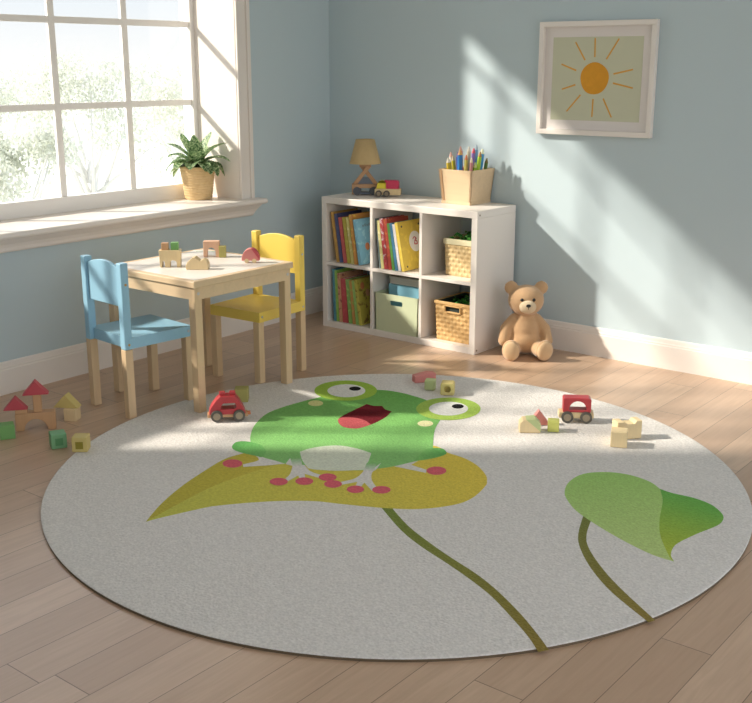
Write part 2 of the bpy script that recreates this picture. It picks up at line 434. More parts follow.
ART = {
  'leaf': [[1.695,-2.9226],[1.6822,-2.901],[1.6667,-2.8755],[1.6499,-2.8475],[1.6329,-2.8179],[1.6172,-2.7883],[1.6027,-2.7584],[1.5886,-2.7274],[1.5749,-2.6954],[1.5617,-2.6626],[1.5491,-2.6294],[1.537,-2.5946],[1.5254,-2.558],[1.5145,-2.5212],[1.5045,-2.486],[1.4958,-2.4543],[1.4883,-2.427],[1.482,-2.4029],[1.4769,-2.3813],[1.4732,-2.3612],[1.471,-2.3415],[1.4704,-2.3236],[1.4716,-2.3082],[1.4741,-2.2935],[1.4776,-2.2778],[1.4817,-2.2592],[1.4837,-2.2395],[1.4839,-2.2199],[1.4863,-2.1976],[1.4951,-2.1697],[1.5145,-2.1335],[1.5472,-2.0838],[1.5907,-2.0222],[1.6412,-1.9561],[1.6946,-1.8933],[1.7468,-1.8419],[1.8002,-1.8022],[1.8574,-1.7693],[1.9138,-1.7431],[1.9652,-1.7234],[2.0075,-1.7101],[2.0388,-1.7059],[2.0619,-1.7108],[2.0798,-1.7206],[2.096,-1.7309],[2.1135,-1.7378],[2.1321,-1.7405],[2.1499,-1.7418],[2.167,-1.7428],[2.1839,-1.7445],[2.201,-1.7478],[2.2181,-1.7529],[2.2351,-1.7588],[2.2519,-1.7657],[2.2686,-1.7737],[2.285,-1.7829],[2.3018,-1.7939],[2.3189,-1.8066],[2.3355,-1.8199],[2.3507,-1.833],[2.3635,-1.8448],[2.3736,-1.8551],[2.3816,-1.8647],[2.3882,-1.8738],[2.3941,-1.8829],[2.3999,-1.8922],[2.4054,-1.9006],[2.4101,-1.9079],[2.4145,-1.9158],[2.4187,-1.9261],[2.4232,-1.9405],[2.4286,-1.9607],[2.4345,-1.9852],[2.4401,-2.0115],[2.4444,-2.0373],[2.4465,-2.0602],[2.4467,-2.0798],[2.4457,-2.0976],[2.443,-2.1147],[2.4382,-2.1319],[2.4309,-2.1503],[2.4208,-2.1706],[2.408,-2.1922],[2.3933,-2.2139],[2.3773,-2.2346],[2.3604,-2.2534],[2.343,-2.2697],[2.3246,-2.2843],[2.3049,-2.298],[2.2832,-2.3114],[2.2591,-2.3254],[2.2304,-2.3406],[2.1974,-2.3565],[2.1632,-2.3721],[2.131,-2.3866],[2.104,-2.3988],[2.084,-2.4074],[2.0686,-2.4133],[2.0558,-2.4181],[2.0431,-2.4237],[2.0283,-2.4319],[2.0109,-2.4432],[1.9926,-2.4562],[1.9739,-2.4705],[1.9555,-2.4855],[1.938,-2.5006],[1.9213,-2.5158],[1.9053,-2.5317],[1.8897,-2.5479],[1.8745,-2.5645],[1.8596,-2.5814],[1.8444,-2.5991],[1.8291,-2.6179],[1.8144,-2.6367],[1.8012,-2.6542],[1.7901,-2.6695],[1.7823,-2.6804],[1.7771,-2.6875],[1.773,-2.6943],[1.7685,-2.704],[1.7619,-2.7199],[1.7522,-2.7449],[1.7407,-2.7767],[1.7287,-2.8105],[1.7179,-2.842],[1.7096,-2.8668],[1.7042,-2.8841],[1.7008,-2.8968],[1.6986,-2.9066],[1.6969,-2.9147]],
  'strip': [[1.695,-2.9226],[1.6822,-2.901],[1.6667,-2.8755],[1.6499,-2.8475],[1.6329,-2.8179],[1.6172,-2.7883],[1.6027,-2.7584],[1.5886,-2.7274],[1.5749,-2.6954],[1.5617,-2.6626],[1.5491,-2.6294],[1.537,-2.5946],[1.5254,-2.558],[1.5145,-2.5212],[1.5045,-2.486],[1.4958,-2.4543],[1.4883,-2.427],[1.482,-2.4029],[1.4769,-2.3813],[1.4732,-2.3612],[1.471,-2.3415],[1.4704,-2.3236],[1.4716,-2.3082],[1.4741,-2.2935],[1.4776,-2.2778],[1.4817,-2.2592],[1.4871,-2.236],[1.4939,-2.2093],[1.5014,-2.1817],[1.5085,-2.1556],[1.5145,-2.1335],[1.5469,-2.1518],[1.5854,-2.1735],[1.6252,-2.196],[1.6622,-2.2169],[1.6924,-2.234],[1.6891,-2.2371],[1.6853,-2.2393],[1.6812,-2.2429],[1.6769,-2.2502],[1.6725,-2.2635],[1.6679,-2.284],[1.663,-2.3101],[1.6581,-2.3398],[1.6536,-2.3707],[1.6499,-2.4011],[1.6467,-2.4308],[1.6438,-2.461],[1.6416,-2.4919],[1.6405,-2.5236],[1.6409,-2.5562],[1.643,-2.5894],[1.6465,-2.623],[1.6511,-2.6574],[1.6563,-2.6926],[1.6618,-2.7289],[1.668,-2.7684],[1.6752,-2.8107],[1.6826,-2.8525],[1.6894,-2.8907]],
  'armL': [[1.5689,-2.3394],[1.5763,-2.317],[1.5847,-2.2905],[1.5846,-2.2676],[1.5654,-2.2522],[1.5374,-2.2405],[1.5238,-2.2285],[1.5387,-2.214],[1.5682,-2.1993],[1.5938,-2.187],[1.6253,-2.202],[1.6618,-2.2194],[1.6924,-2.234],[1.6885,-2.2379],[1.6837,-2.2426],[1.6777,-2.2498],[1.671,-2.2595],[1.6631,-2.2716],[1.6511,-2.2873],[1.6317,-2.3096],[1.6084,-2.3356],[1.5885,-2.3576],[1.5823,-2.3519],[1.5751,-2.3451]],
  'legL': [[1.6485,-2.1575],[1.6639,-2.1821],[1.6818,-2.2107],[1.6968,-2.2346],[1.707,-2.2333],[1.7191,-2.2317],[1.7293,-2.2304],[1.7453,-2.2511],[1.7638,-2.2752],[1.7788,-2.297],[1.7877,-2.3148],[1.7933,-2.3305],[1.7978,-2.3435],[1.806,-2.3482],[1.8156,-2.3536],[1.8238,-2.3581],[1.8206,-2.3369],[1.8168,-2.3117],[1.8135,-2.29],[1.8225,-2.297],[1.833,-2.3052],[1.8419,-2.3121],[1.8471,-2.308],[1.8531,-2.3032],[1.8583,-2.2991],[1.8468,-2.2878],[1.8331,-2.2744],[1.8214,-2.263],[1.8435,-2.2621],[1.8694,-2.261],[1.8912,-2.2601],[1.8888,-2.252],[1.886,-2.2423],[1.8836,-2.2341],[1.8641,-2.2341],[1.8405,-2.2337],[1.8136,-2.2273],[1.7806,-2.2093],[1.7436,-2.1848],[1.7118,-2.1634],[1.692,-2.1615],[1.6686,-2.1594]],
  'legR': [[1.9602,-2.0744],[1.9653,-2.0801],[1.9713,-2.0872],[1.9778,-2.1002],[1.9867,-2.1231],[1.996,-2.1515],[2.0006,-2.1779],[1.997,-2.2004],[1.9887,-2.2212],[1.9815,-2.2385],[1.9875,-2.2456],[1.9945,-2.2538],[2.0004,-2.2607],[2.0092,-2.242],[2.0196,-2.2199],[2.0285,-2.201],[2.036,-2.2128],[2.0446,-2.2265],[2.0519,-2.238],[2.0577,-2.2354],[2.0645,-2.2322],[2.0702,-2.2296],[2.065,-2.2172],[2.0588,-2.2025],[2.0534,-2.1899],[2.0764,-2.2039],[2.1031,-2.2202],[2.1254,-2.2339],[2.1244,-2.2234],[2.1231,-2.211],[2.122,-2.2004],[2.1034,-2.1873],[2.0811,-2.1715],[2.0604,-2.1542],[2.0425,-2.1349],[2.0262,-2.1141],[2.0139,-2.0951],[2.0083,-2.0804],[2.0069,-2.0677],[2.0037,-2.0531],[1.9956,-2.0335],[1.9855,-2.0118],[1.9769,-1.9933],[1.9674,-1.9792],[1.956,-1.9625],[1.9463,-1.9482],[1.9366,-1.9559],[1.9252,-1.965],[1.9155,-1.9728],[1.9299,-2.0053],[1.9464,-2.0429]],
  'armR': [[2.0284,-1.9917],[2.0752,-1.9845],[2.1296,-1.976],[2.1753,-1.9689],[2.1701,-1.9607],[2.1639,-1.951],[2.1587,-1.9427],[2.1346,-1.941],[2.106,-1.9389],[2.0815,-1.9371],[2.08,-1.9212],[2.0782,-1.9023],[2.0766,-1.8861],[2.0592,-1.8957],[2.0386,-1.9069],[2.0212,-1.9165],[2.0235,-1.9404],[2.0261,-1.9683]],
  'body': [[1.4015,-2.1329],[1.3949,-2.1264],[1.3876,-2.1196],[1.3793,-2.1116],[1.3698,-2.1017],[1.3587,-2.0891],[1.3452,-2.0733],[1.3294,-2.0547],[1.3124,-2.034],[1.2955,-2.0116],[1.2798,-1.9881],[1.2646,-1.9626],[1.2491,-1.9344],[1.2344,-1.9051],[1.2215,-1.8764],[1.2114,-1.8498],[1.2049,-1.8262],[1.2014,-1.8044],[1.1998,-1.7837],[1.1995,-1.7632],[1.1994,-1.7418],[1.1998,-1.7192],[1.2014,-1.6962],[1.2037,-1.6731],[1.2065,-1.6505],[1.2092,-1.6289],[1.2118,-1.6091],[1.2145,-1.5909],[1.2176,-1.5729],[1.2212,-1.5539],[1.2258,-1.5327],[1.2306,-1.5086],[1.2354,-1.4825],[1.2414,-1.4551],[1.2495,-1.4271],[1.2609,-1.3993],[1.2765,-1.3701],[1.2957,-1.339],[1.3169,-1.3084],[1.3389,-1.2809],[1.3601,-1.2591],[1.3804,-1.2439],[1.4007,-1.2338],[1.4211,-1.2274],[1.4418,-1.2232],[1.4632,-1.2198],[1.4854,-1.2175],[1.5085,-1.2173],[1.5316,-1.2187],[1.5543,-1.221],[1.5761,-1.2237],[1.5958,-1.2263],[1.614,-1.2291],[1.632,-1.2329],[1.6515,-1.2386],[1.6737,-1.2469],[1.7009,-1.2579],[1.7321,-1.2712],[1.7636,-1.2863],[1.7921,-1.3028],[1.8145,-1.3203],[1.8292,-1.3395],[1.8387,-1.3604],[1.8452,-1.3824],[1.8511,-1.4046],[1.8587,-1.4261],[1.8677,-1.4471],[1.8767,-1.468],[1.8858,-1.4887],[1.8955,-1.5094],[1.906,-1.5299],[1.917,-1.5498],[1.9285,-1.5691],[1.9406,-1.5885],[1.9536,-1.6086],[1.9676,-1.6299],[1.9838,-1.6538],[2.0018,-1.6799],[2.02,-1.7058],[2.0369,-1.7298],[2.051,-1.7498],[2.0592,-1.7637],[2.0691,-1.7804],[2.0795,-1.7979],[2.0892,-1.8143],[2.0972,-1.8278],[2.0923,-1.8409],[2.0868,-1.8559],[2.0807,-1.8723],[2.0744,-1.8894],[2.0681,-1.9068],[2.0617,-1.9252],[2.055,-1.9451],[2.0482,-1.9651],[2.0414,-1.9838],[2.0348,-2.0001],[2.0282,-2.0136],[2.0215,-2.0254],[2.0149,-2.0357],[2.0089,-2.0448],[2.0037,-2.0531],[1.999,-2.0427],[1.9934,-2.0301],[1.9874,-2.0167],[1.9817,-2.0039],[1.9769,-1.9933],[1.9797,-2.0055],[1.983,-2.0202],[1.9864,-2.0357],[1.9896,-2.0502],[1.9923,-2.0621],[1.9892,-2.0682],[1.9854,-2.0754],[1.9814,-2.083],[1.9777,-2.0902],[1.9746,-2.0962],[1.962,-2.106],[1.9482,-2.1177],[1.9326,-2.1301],[1.9148,-2.1425],[1.8942,-2.1537],[1.8688,-2.164],[1.8387,-2.1741],[1.807,-2.1837],[1.777,-2.1925],[1.7518,-2.2002],[1.7467,-2.2043],[1.7405,-2.2092],[1.734,-2.2144],[1.7279,-2.2193],[1.7228,-2.2234],[1.713,-2.2153],[1.7012,-2.2056],[1.6887,-2.1951],[1.6767,-2.1852],[1.6667,-2.1769],[1.6715,-2.1869],[1.6772,-2.1989],[1.6833,-2.2114],[1.689,-2.2232],[1.6936,-2.233],[1.6854,-2.2329],[1.6759,-2.2328],[1.6655,-2.2327],[1.6542,-2.2327],[1.6421,-2.2328],[1.6291,-2.2337],[1.6151,-2.2351],[1.6003,-2.2364],[1.5849,-2.2367],[1.5691,-2.2351],[1.5525,-2.2316],[1.5351,-2.2268],[1.5172,-2.2206],[1.4993,-2.2129],[1.4821,-2.2036],[1.465,-2.1916],[1.4477,-2.1768],[1.4308,-2.1608],[1.4151,-2.1456]],
  'handL': [[1.3958,-2.2312],[1.3872,-2.2215],[1.379,-2.2096],[1.3724,-2.1974],[1.3685,-2.1867],[1.3677,-2.1779],[1.3695,-2.1699],[1.3735,-2.1629],[1.3792,-2.1568],[1.3867,-2.1514],[1.3963,-2.1469],[1.4074,-2.1434],[1.4197,-2.1413],[1.4336,-2.1401],[1.449,-2.1398],[1.4651,-2.1413],[1.4809,-2.1453],[1.497,-2.1525],[1.5136,-2.1622],[1.5292,-2.1734],[1.5421,-2.1849],[1.5528,-2.1981],[1.5617,-2.213],[1.5679,-2.2267],[1.5706,-2.2367],[1.5691,-2.2413],[1.5641,-2.2423],[1.5564,-2.242],[1.5472,-2.2426],[1.536,-2.2448],[1.5225,-2.2473],[1.5079,-2.2496],[1.4934,-2.2513],[1.4787,-2.2524],[1.4634,-2.2531],[1.4485,-2.253],[1.4351,-2.2514],[1.4237,-2.2483],[1.4135,-2.2441],[1.4043,-2.2384]],
  'handR': [[2.0258,-1.7698],[2.0249,-1.7536],[2.0279,-1.7444],[2.0331,-1.7386],[2.0389,-1.7329],[2.0454,-1.7263],[2.0533,-1.7206],[2.0619,-1.7167],[2.0703,-1.7152],[2.0789,-1.7169],[2.0879,-1.7211],[2.0964,-1.7267],[2.1036,-1.7326],[2.1093,-1.7384],[2.1141,-1.7447],[2.1177,-1.7518],[2.1198,-1.7601],[2.1205,-1.7696],[2.1198,-1.7801],[2.1179,-1.7916],[2.1149,-1.8038],[2.1104,-1.8176],[2.1046,-1.8326],[2.0981,-1.8474],[2.0916,-1.8603],[2.0848,-1.871],[2.0774,-1.8805],[2.0703,-1.8887],[2.0644,-1.8959],[2.0551,-1.8673],[2.0434,-1.8321],[2.0325,-1.7971]],
  'belly': [[1.6478,-2.1006],[1.6485,-2.0898],[1.649,-2.0771],[1.6503,-2.0633],[1.6533,-2.0494],[1.6579,-2.0354],[1.664,-2.0207],[1.6713,-2.0062],[1.6799,-1.9925],[1.6896,-1.9794],[1.7003,-1.9667],[1.7127,-1.9552],[1.7271,-1.9459],[1.7443,-1.9391],[1.7637,-1.9343],[1.7841,-1.9312],[1.8039,-1.9292],[1.824,-1.929],[1.8447,-1.9304],[1.864,-1.9325],[1.8803,-1.934],[1.8897,-1.9486],[1.9008,-1.9655],[1.9125,-1.984],[1.9242,-2.0036],[1.9364,-2.0256],[1.9492,-2.0498],[1.9613,-2.073],[1.9713,-2.0922],[1.9567,-2.1073],[1.9396,-2.1255],[1.9212,-2.144],[1.9027,-2.1601],[1.8832,-2.1739],[1.8624,-2.1865],[1.8426,-2.1972],[1.8262,-2.2053],[1.8143,-2.2099],[1.8054,-2.2115],[1.7984,-2.2119],[1.7921,-2.2125],[1.7762,-2.2023],[1.7571,-2.1901],[1.7369,-2.1768],[1.7176,-2.1628],[1.6991,-2.1475],[1.6804,-2.1308],[1.6629,-2.1145]],
  'toe0': [[1.562,-2.3353],[1.5693,-2.3443],[1.574,-2.3543],[1.5758,-2.3646],[1.5746,-2.3745],[1.5706,-2.3834],[1.5639,-2.3906],[1.555,-2.3958],[1.5446,-2.3985],[1.5332,-2.3986],[1.5217,-2.396],[1.5108,-2.3909],[1.5013,-2.3837],[1.4938,-2.3748],[1.4889,-2.3648],[1.4869,-2.3544],[1.4879,-2.3443],[1.492,-2.3352],[1.4988,-2.3277],[1.5078,-2.3225],[1.5185,-2.3198],[1.5301,-2.3199],[1.5417,-2.3226],[1.5526,-2.3279]],
  'toe1': [[1.8267,-2.3608],[1.8324,-2.3685],[1.8359,-2.3772],[1.8369,-2.3861],[1.8354,-2.3947],[1.8315,-2.4025],[1.8256,-2.4088],[1.8178,-2.4134],[1.8089,-2.4159],[1.7994,-2.416],[1.7898,-2.4139],[1.781,-2.4096],[1.7733,-2.4034],[1.7675,-2.3957],[1.7639,-2.3871],[1.7627,-2.378],[1.7641,-2.3693],[1.768,-2.3613],[1.7741,-2.3548],[1.7819,-2.3502],[1.791,-2.3478],[1.8007,-2.3477],[1.8103,-2.35],[1.8192,-2.3544]],
  'toe2': [[1.8979,-2.299],[1.9034,-2.3069],[1.9068,-2.3156],[1.9077,-2.3246],[1.9063,-2.3332],[1.9025,-2.341],[1.8966,-2.3472],[1.8891,-2.3517],[1.8803,-2.3539],[1.871,-2.3539],[1.8617,-2.3516],[1.853,-2.3471],[1.8456,-2.3408],[1.8399,-2.3329],[1.8363,-2.3242],[1.8352,-2.3151],[1.8366,-2.3063],[1.8404,-2.2985],[1.8464,-2.292],[1.8541,-2.2876],[1.863,-2.2853],[1.8724,-2.2854],[1.8818,-2.2879],[1.8905,-2.2925]],
  'toe3': [[1.9401,-2.2147],[1.9455,-2.2229],[1.9488,-2.2319],[1.9498,-2.2411],[1.9482,-2.2499],[1.9443,-2.2578],[1.9384,-2.2642],[1.9308,-2.2686],[1.922,-2.2708],[1.9127,-2.2707],[1.9033,-2.2682],[1.8947,-2.2635],[1.8873,-2.2569],[1.8816,-2.2488],[1.8781,-2.2397],[1.8771,-2.2304],[1.8785,-2.2214],[1.8824,-2.2134],[1.8884,-2.2069],[1.8962,-2.2024],[1.9052,-2.2002],[1.9147,-2.2004],[1.9241,-2.2031],[1.9327,-2.208]],
  'toe4': [[1.9989,-2.2533],[2.0042,-2.2612],[2.0073,-2.27],[2.0081,-2.279],[2.0065,-2.2876],[2.0026,-2.2953],[1.9967,-2.3016],[1.9893,-2.306],[1.9807,-2.3082],[1.9716,-2.3081],[1.9625,-2.3057],[1.9541,-2.3011],[1.947,-2.2947],[1.9415,-2.2868],[1.9383,-2.278],[1.9373,-2.2689],[1.9389,-2.2602],[1.9427,-2.2523],[1.9487,-2.2459],[1.9563,-2.2415],[1.965,-2.2393],[1.9743,-2.2394],[1.9835,-2.242],[1.9918,-2.2467]],
  'toe5': [[2.0947,-2.2416],[2.0997,-2.2494],[2.1026,-2.258],[2.1034,-2.2669],[2.1018,-2.2753],[2.0981,-2.2827],[2.0925,-2.2887],[2.0854,-2.2929],[2.0772,-2.2949],[2.0685,-2.2947],[2.0599,-2.2922],[2.0519,-2.2876],[2.0451,-2.2812],[2.0399,-2.2734],[2.0368,-2.2647],[2.036,-2.2558],[2.0374,-2.2473],[2.0411,-2.2397],[2.0468,-2.2335],[2.0541,-2.2293],[2.0624,-2.2273],[2.0712,-2.2277],[2.08,-2.2303],[2.088,-2.2351]],
  'toe6': [[2.1734,-2.1848],[2.1781,-2.1928],[2.1808,-2.2017],[2.1811,-2.2108],[2.1791,-2.2196],[2.1749,-2.2274],[2.1689,-2.2337],[2.1613,-2.2382],[2.1528,-2.2405],[2.1439,-2.2405],[2.1351,-2.2381],[2.1271,-2.2335],[2.1204,-2.2271],[2.1155,-2.2191],[2.1127,-2.2102],[2.1123,-2.201],[2.1142,-2.1921],[2.1184,-2.1841],[2.1245,-2.1776],[2.1322,-2.1731],[2.1409,-2.1708],[2.15,-2.1709],[2.1588,-2.1735],[2.1668,-2.1782]],
  'toe7': [[2.224,-1.9037],[2.2294,-1.9137],[2.2324,-1.9246],[2.2328,-1.9356],[2.2306,-1.9461],[2.2259,-1.9552],[2.2191,-1.9625],[2.2107,-1.9674],[2.2011,-1.9696],[2.191,-1.969],[2.1811,-1.9656],[2.172,-1.9596],[2.1644,-1.9513],[2.1588,-1.9414],[2.1556,-1.9305],[2.1551,-1.9193],[2.1572,-1.9087],[2.1619,-1.8993],[2.1688,-1.8918],[2.1775,-1.8868],[2.1873,-1.8847],[2.1975,-1.8854],[2.2075,-1.8891],[2.2166,-1.8953]],
  'ringL': [[1.3756,-1.2631],[1.3877,-1.2804],[1.3975,-1.2987],[1.4049,-1.3179],[1.4098,-1.3376],[1.4121,-1.3575],[1.4119,-1.3772],[1.4091,-1.3964],[1.4039,-1.4149],[1.3962,-1.4323],[1.3863,-1.4484],[1.3744,-1.4629],[1.3605,-1.4757],[1.3449,-1.4864],[1.3279,-1.495],[1.3098,-1.5013],[1.2907,-1.5052],[1.271,-1.5066],[1.2511,-1.5055],[1.2312,-1.5018],[1.2116,-1.4957],[1.1927,-1.4872],[1.1748,-1.4764],[1.1582,-1.4635],[1.1432,-1.4486],[1.1301,-1.432],[1.119,-1.4139],[1.1104,-1.3947],[1.1042,-1.3747],[1.1008,-1.3542],[1.1,-1.3336],[1.1021,-1.3133],[1.1069,-1.2936],[1.1145,-1.2749],[1.1246,-1.2576],[1.1371,-1.242],[1.1518,-1.2284],[1.1684,-1.2171],[1.1866,-1.2082],[1.206,-1.2019],[1.2263,-1.1983],[1.2471,-1.1976],[1.268,-1.1996],[1.2887,-1.2043],[1.3086,-1.2116],[1.3276,-1.2214],[1.3453,-1.2334],[1.3614,-1.2474]],
  'whiteL': [[1.3345,-1.3],[1.3448,-1.3148],[1.3526,-1.3307],[1.3576,-1.3473],[1.3598,-1.3641],[1.3592,-1.3805],[1.3557,-1.3962],[1.3495,-1.4106],[1.3407,-1.4234],[1.3297,-1.4341],[1.3167,-1.4425],[1.3021,-1.4484],[1.2864,-1.4515],[1.2699,-1.4518],[1.2532,-1.4492],[1.2367,-1.4438],[1.221,-1.4357],[1.2064,-1.4252],[1.1935,-1.4125],[1.1827,-1.398],[1.1743,-1.3821],[1.1686,-1.3653],[1.1658,-1.3482],[1.1659,-1.3312],[1.1692,-1.3149],[1.1754,-1.2998],[1.1843,-1.2864],[1.1957,-1.2752],[1.2093,-1.2665],[1.2245,-1.2606],[1.2409,-1.2576],[1.258,-1.2577],[1.2751,-1.2609],[1.2919,-1.2669],[1.3077,-1.2757],[1.322,-1.2868]],
  'pupL': [[1.2964,-1.2872],[1.302,-1.2962],[1.3048,-1.3059],[1.3047,-1.3156],[1.3017,-1.3241],[1.2959,-1.3308],[1.2881,-1.3349],[1.279,-1.3361],[1.2693,-1.3343],[1.2602,-1.3295],[1.2523,-1.3224],[1.2467,-1.3134],[1.2437,-1.3036],[1.2437,-1.2939],[1.2468,-1.2852],[1.2525,-1.2785],[1.2605,-1.2743],[1.2697,-1.2731],[1.2795,-1.2751],[1.2887,-1.2799]],
  'ringR': [[1.9116,-1.1882],[1.9223,-1.2067],[1.9307,-1.2262],[1.9368,-1.2465],[1.9405,-1.2672],[1.9419,-1.2879],[1.9408,-1.3083],[1.9374,-1.3281],[1.9316,-1.3469],[1.9237,-1.3646],[1.9137,-1.3808],[1.9018,-1.3952],[1.8883,-1.4077],[1.8732,-1.4181],[1.8569,-1.4261],[1.8396,-1.4317],[1.8215,-1.4348],[1.803,-1.4353],[1.7843,-1.4332],[1.7657,-1.4284],[1.7476,-1.4211],[1.7302,-1.4114],[1.7138,-1.3993],[1.6987,-1.385],[1.6852,-1.3689],[1.6735,-1.351],[1.6639,-1.3317],[1.6565,-1.3113],[1.6516,-1.2902],[1.6491,-1.2688],[1.6493,-1.2473],[1.6521,-1.2263],[1.6574,-1.2061],[1.6653,-1.1871],[1.6756,-1.1696],[1.688,-1.154],[1.7025,-1.1406],[1.7186,-1.1296],[1.7361,-1.1213],[1.7547,-1.1158],[1.774,-1.1131],[1.7936,-1.1134],[1.8132,-1.1165],[1.8324,-1.1225],[1.8509,-1.1312],[1.8684,-1.1423],[1.8845,-1.1557],[1.899,-1.1711]],
  'whiteR': [[1.8669,-1.222],[1.8754,-1.2372],[1.8815,-1.2534],[1.8851,-1.2702],[1.8861,-1.2872],[1.8844,-1.3037],[1.8801,-1.3194],[1.8734,-1.3338],[1.8644,-1.3464],[1.8535,-1.357],[1.841,-1.3652],[1.8271,-1.3707],[1.8123,-1.3735],[1.7971,-1.3734],[1.7818,-1.3704],[1.7669,-1.3646],[1.7529,-1.3561],[1.7401,-1.3451],[1.729,-1.3321],[1.7199,-1.3172],[1.7132,-1.301],[1.709,-1.284],[1.7075,-1.2667],[1.7088,-1.2495],[1.7129,-1.2332],[1.7196,-1.2182],[1.7288,-1.2049],[1.7401,-1.1939],[1.7532,-1.1854],[1.7677,-1.1798],[1.7831,-1.1772],[1.7988,-1.1777],[1.8145,-1.1813],[1.8296,-1.1878],[1.8436,-1.1969],[1.8562,-1.2085]],
  'pupR': [[1.8331,-1.2065],[1.8379,-1.2159],[1.8401,-1.226],[1.8395,-1.2358],[1.8363,-1.2444],[1.8307,-1.251],[1.8232,-1.2548],[1.8147,-1.2556],[1.8058,-1.2533],[1.7975,-1.2481],[1.7906,-1.2404],[1.7857,-1.231],[1.7834,-1.2208],[1.7839,-1.2109],[1.7871,-1.2022],[1.7928,-1.1955],[1.8003,-1.1916],[1.809,-1.1909],[1.8179,-1.1933],[1.8262,-1.1987]],
  'chkL': [[1.3051,-1.5695],[1.3126,-1.5805],[1.3166,-1.5925],[1.3169,-1.6043],[1.3133,-1.6148],[1.3064,-1.623],[1.2967,-1.6281],[1.2851,-1.6296],[1.2729,-1.6274],[1.261,-1.6216],[1.2508,-1.6128],[1.2432,-1.6019],[1.239,-1.5898],[1.2386,-1.5778],[1.242,-1.5671],[1.2491,-1.5588],[1.259,-1.5536],[1.2707,-1.5522],[1.2831,-1.5546],[1.295,-1.5605]],
  'chkR': [[1.8637,-1.487],[1.8695,-1.4979],[1.8721,-1.5098],[1.8713,-1.5216],[1.8672,-1.5319],[1.8602,-1.54],[1.8509,-1.545],[1.8402,-1.5464],[1.8293,-1.5441],[1.819,-1.5382],[1.8104,-1.5295],[1.8045,-1.5185],[1.8017,-1.5066],[1.8023,-1.4947],[1.8064,-1.4841],[1.8136,-1.4759],[1.823,-1.4709],[1.8339,-1.4695],[1.845,-1.472],[1.8553,-1.478]],
  'mouth': [[1.4675,-1.4532],[1.4769,-1.4538],[1.4881,-1.4547],[1.4996,-1.4549],[1.5097,-1.4534],[1.518,-1.449],[1.5256,-1.4428],[1.5322,-1.4361],[1.538,-1.4307],[1.5476,-1.4379],[1.5591,-1.4465],[1.5705,-1.455],[1.5799,-1.462],[1.5896,-1.4634],[1.6013,-1.465],[1.613,-1.4666],[1.6226,-1.468],[1.6289,-1.4846],[1.6365,-1.5041],[1.6439,-1.5245],[1.6499,-1.5441],[1.654,-1.5631],[1.657,-1.5822],[1.6592,-1.6004],[1.6609,-1.6165],[1.6621,-1.6295],[1.6627,-1.6401],[1.6627,-1.6505],[1.6621,-1.663],[1.6612,-1.6791],[1.6599,-1.6974],[1.6577,-1.715],[1.6541,-1.7292],[1.6491,-1.7392],[1.6429,-1.7465],[1.6354,-1.7519],[1.6266,-1.7561],[1.6164,-1.7596],[1.6048,-1.7619],[1.5922,-1.7622],[1.5791,-1.7593],[1.5646,-1.7523],[1.5486,-1.742],[1.5332,-1.7296],[1.5202,-1.7168],[1.5106,-1.7047],[1.5031,-1.6923],[1.4971,-1.6775],[1.4915,-1.6582],[1.4864,-1.6314],[1.4823,-1.599],[1.4788,-1.5656],[1.4756,-1.5361],[1.4729,-1.5116],[1.4708,-1.4896],[1.469,-1.4702]],
  'tongue': [[1.6621,-1.663],[1.6608,-1.6782],[1.6596,-1.6966],[1.6576,-1.7147],[1.6541,-1.7292],[1.6491,-1.7392],[1.6429,-1.7465],[1.6354,-1.7519],[1.6266,-1.7561],[1.6164,-1.7596],[1.6048,-1.7619],[1.5922,-1.7622],[1.5791,-1.7593],[1.5644,-1.7519],[1.5481,-1.7408],[1.5326,-1.7283],[1.5202,-1.7168],[1.5112,-1.7066],[1.5045,-1.6965],[1.5007,-1.6867],[1.5003,-1.6774],[1.5042,-1.6681],[1.5117,-1.6589],[1.5218,-1.6507],[1.5332,-1.6442],[1.5461,-1.6392],[1.5609,-1.6355],[1.5769,-1.6336],[1.5932,-1.6345],[1.6107,-1.6393],[1.6294,-1.6473],[1.6472,-1.656]],
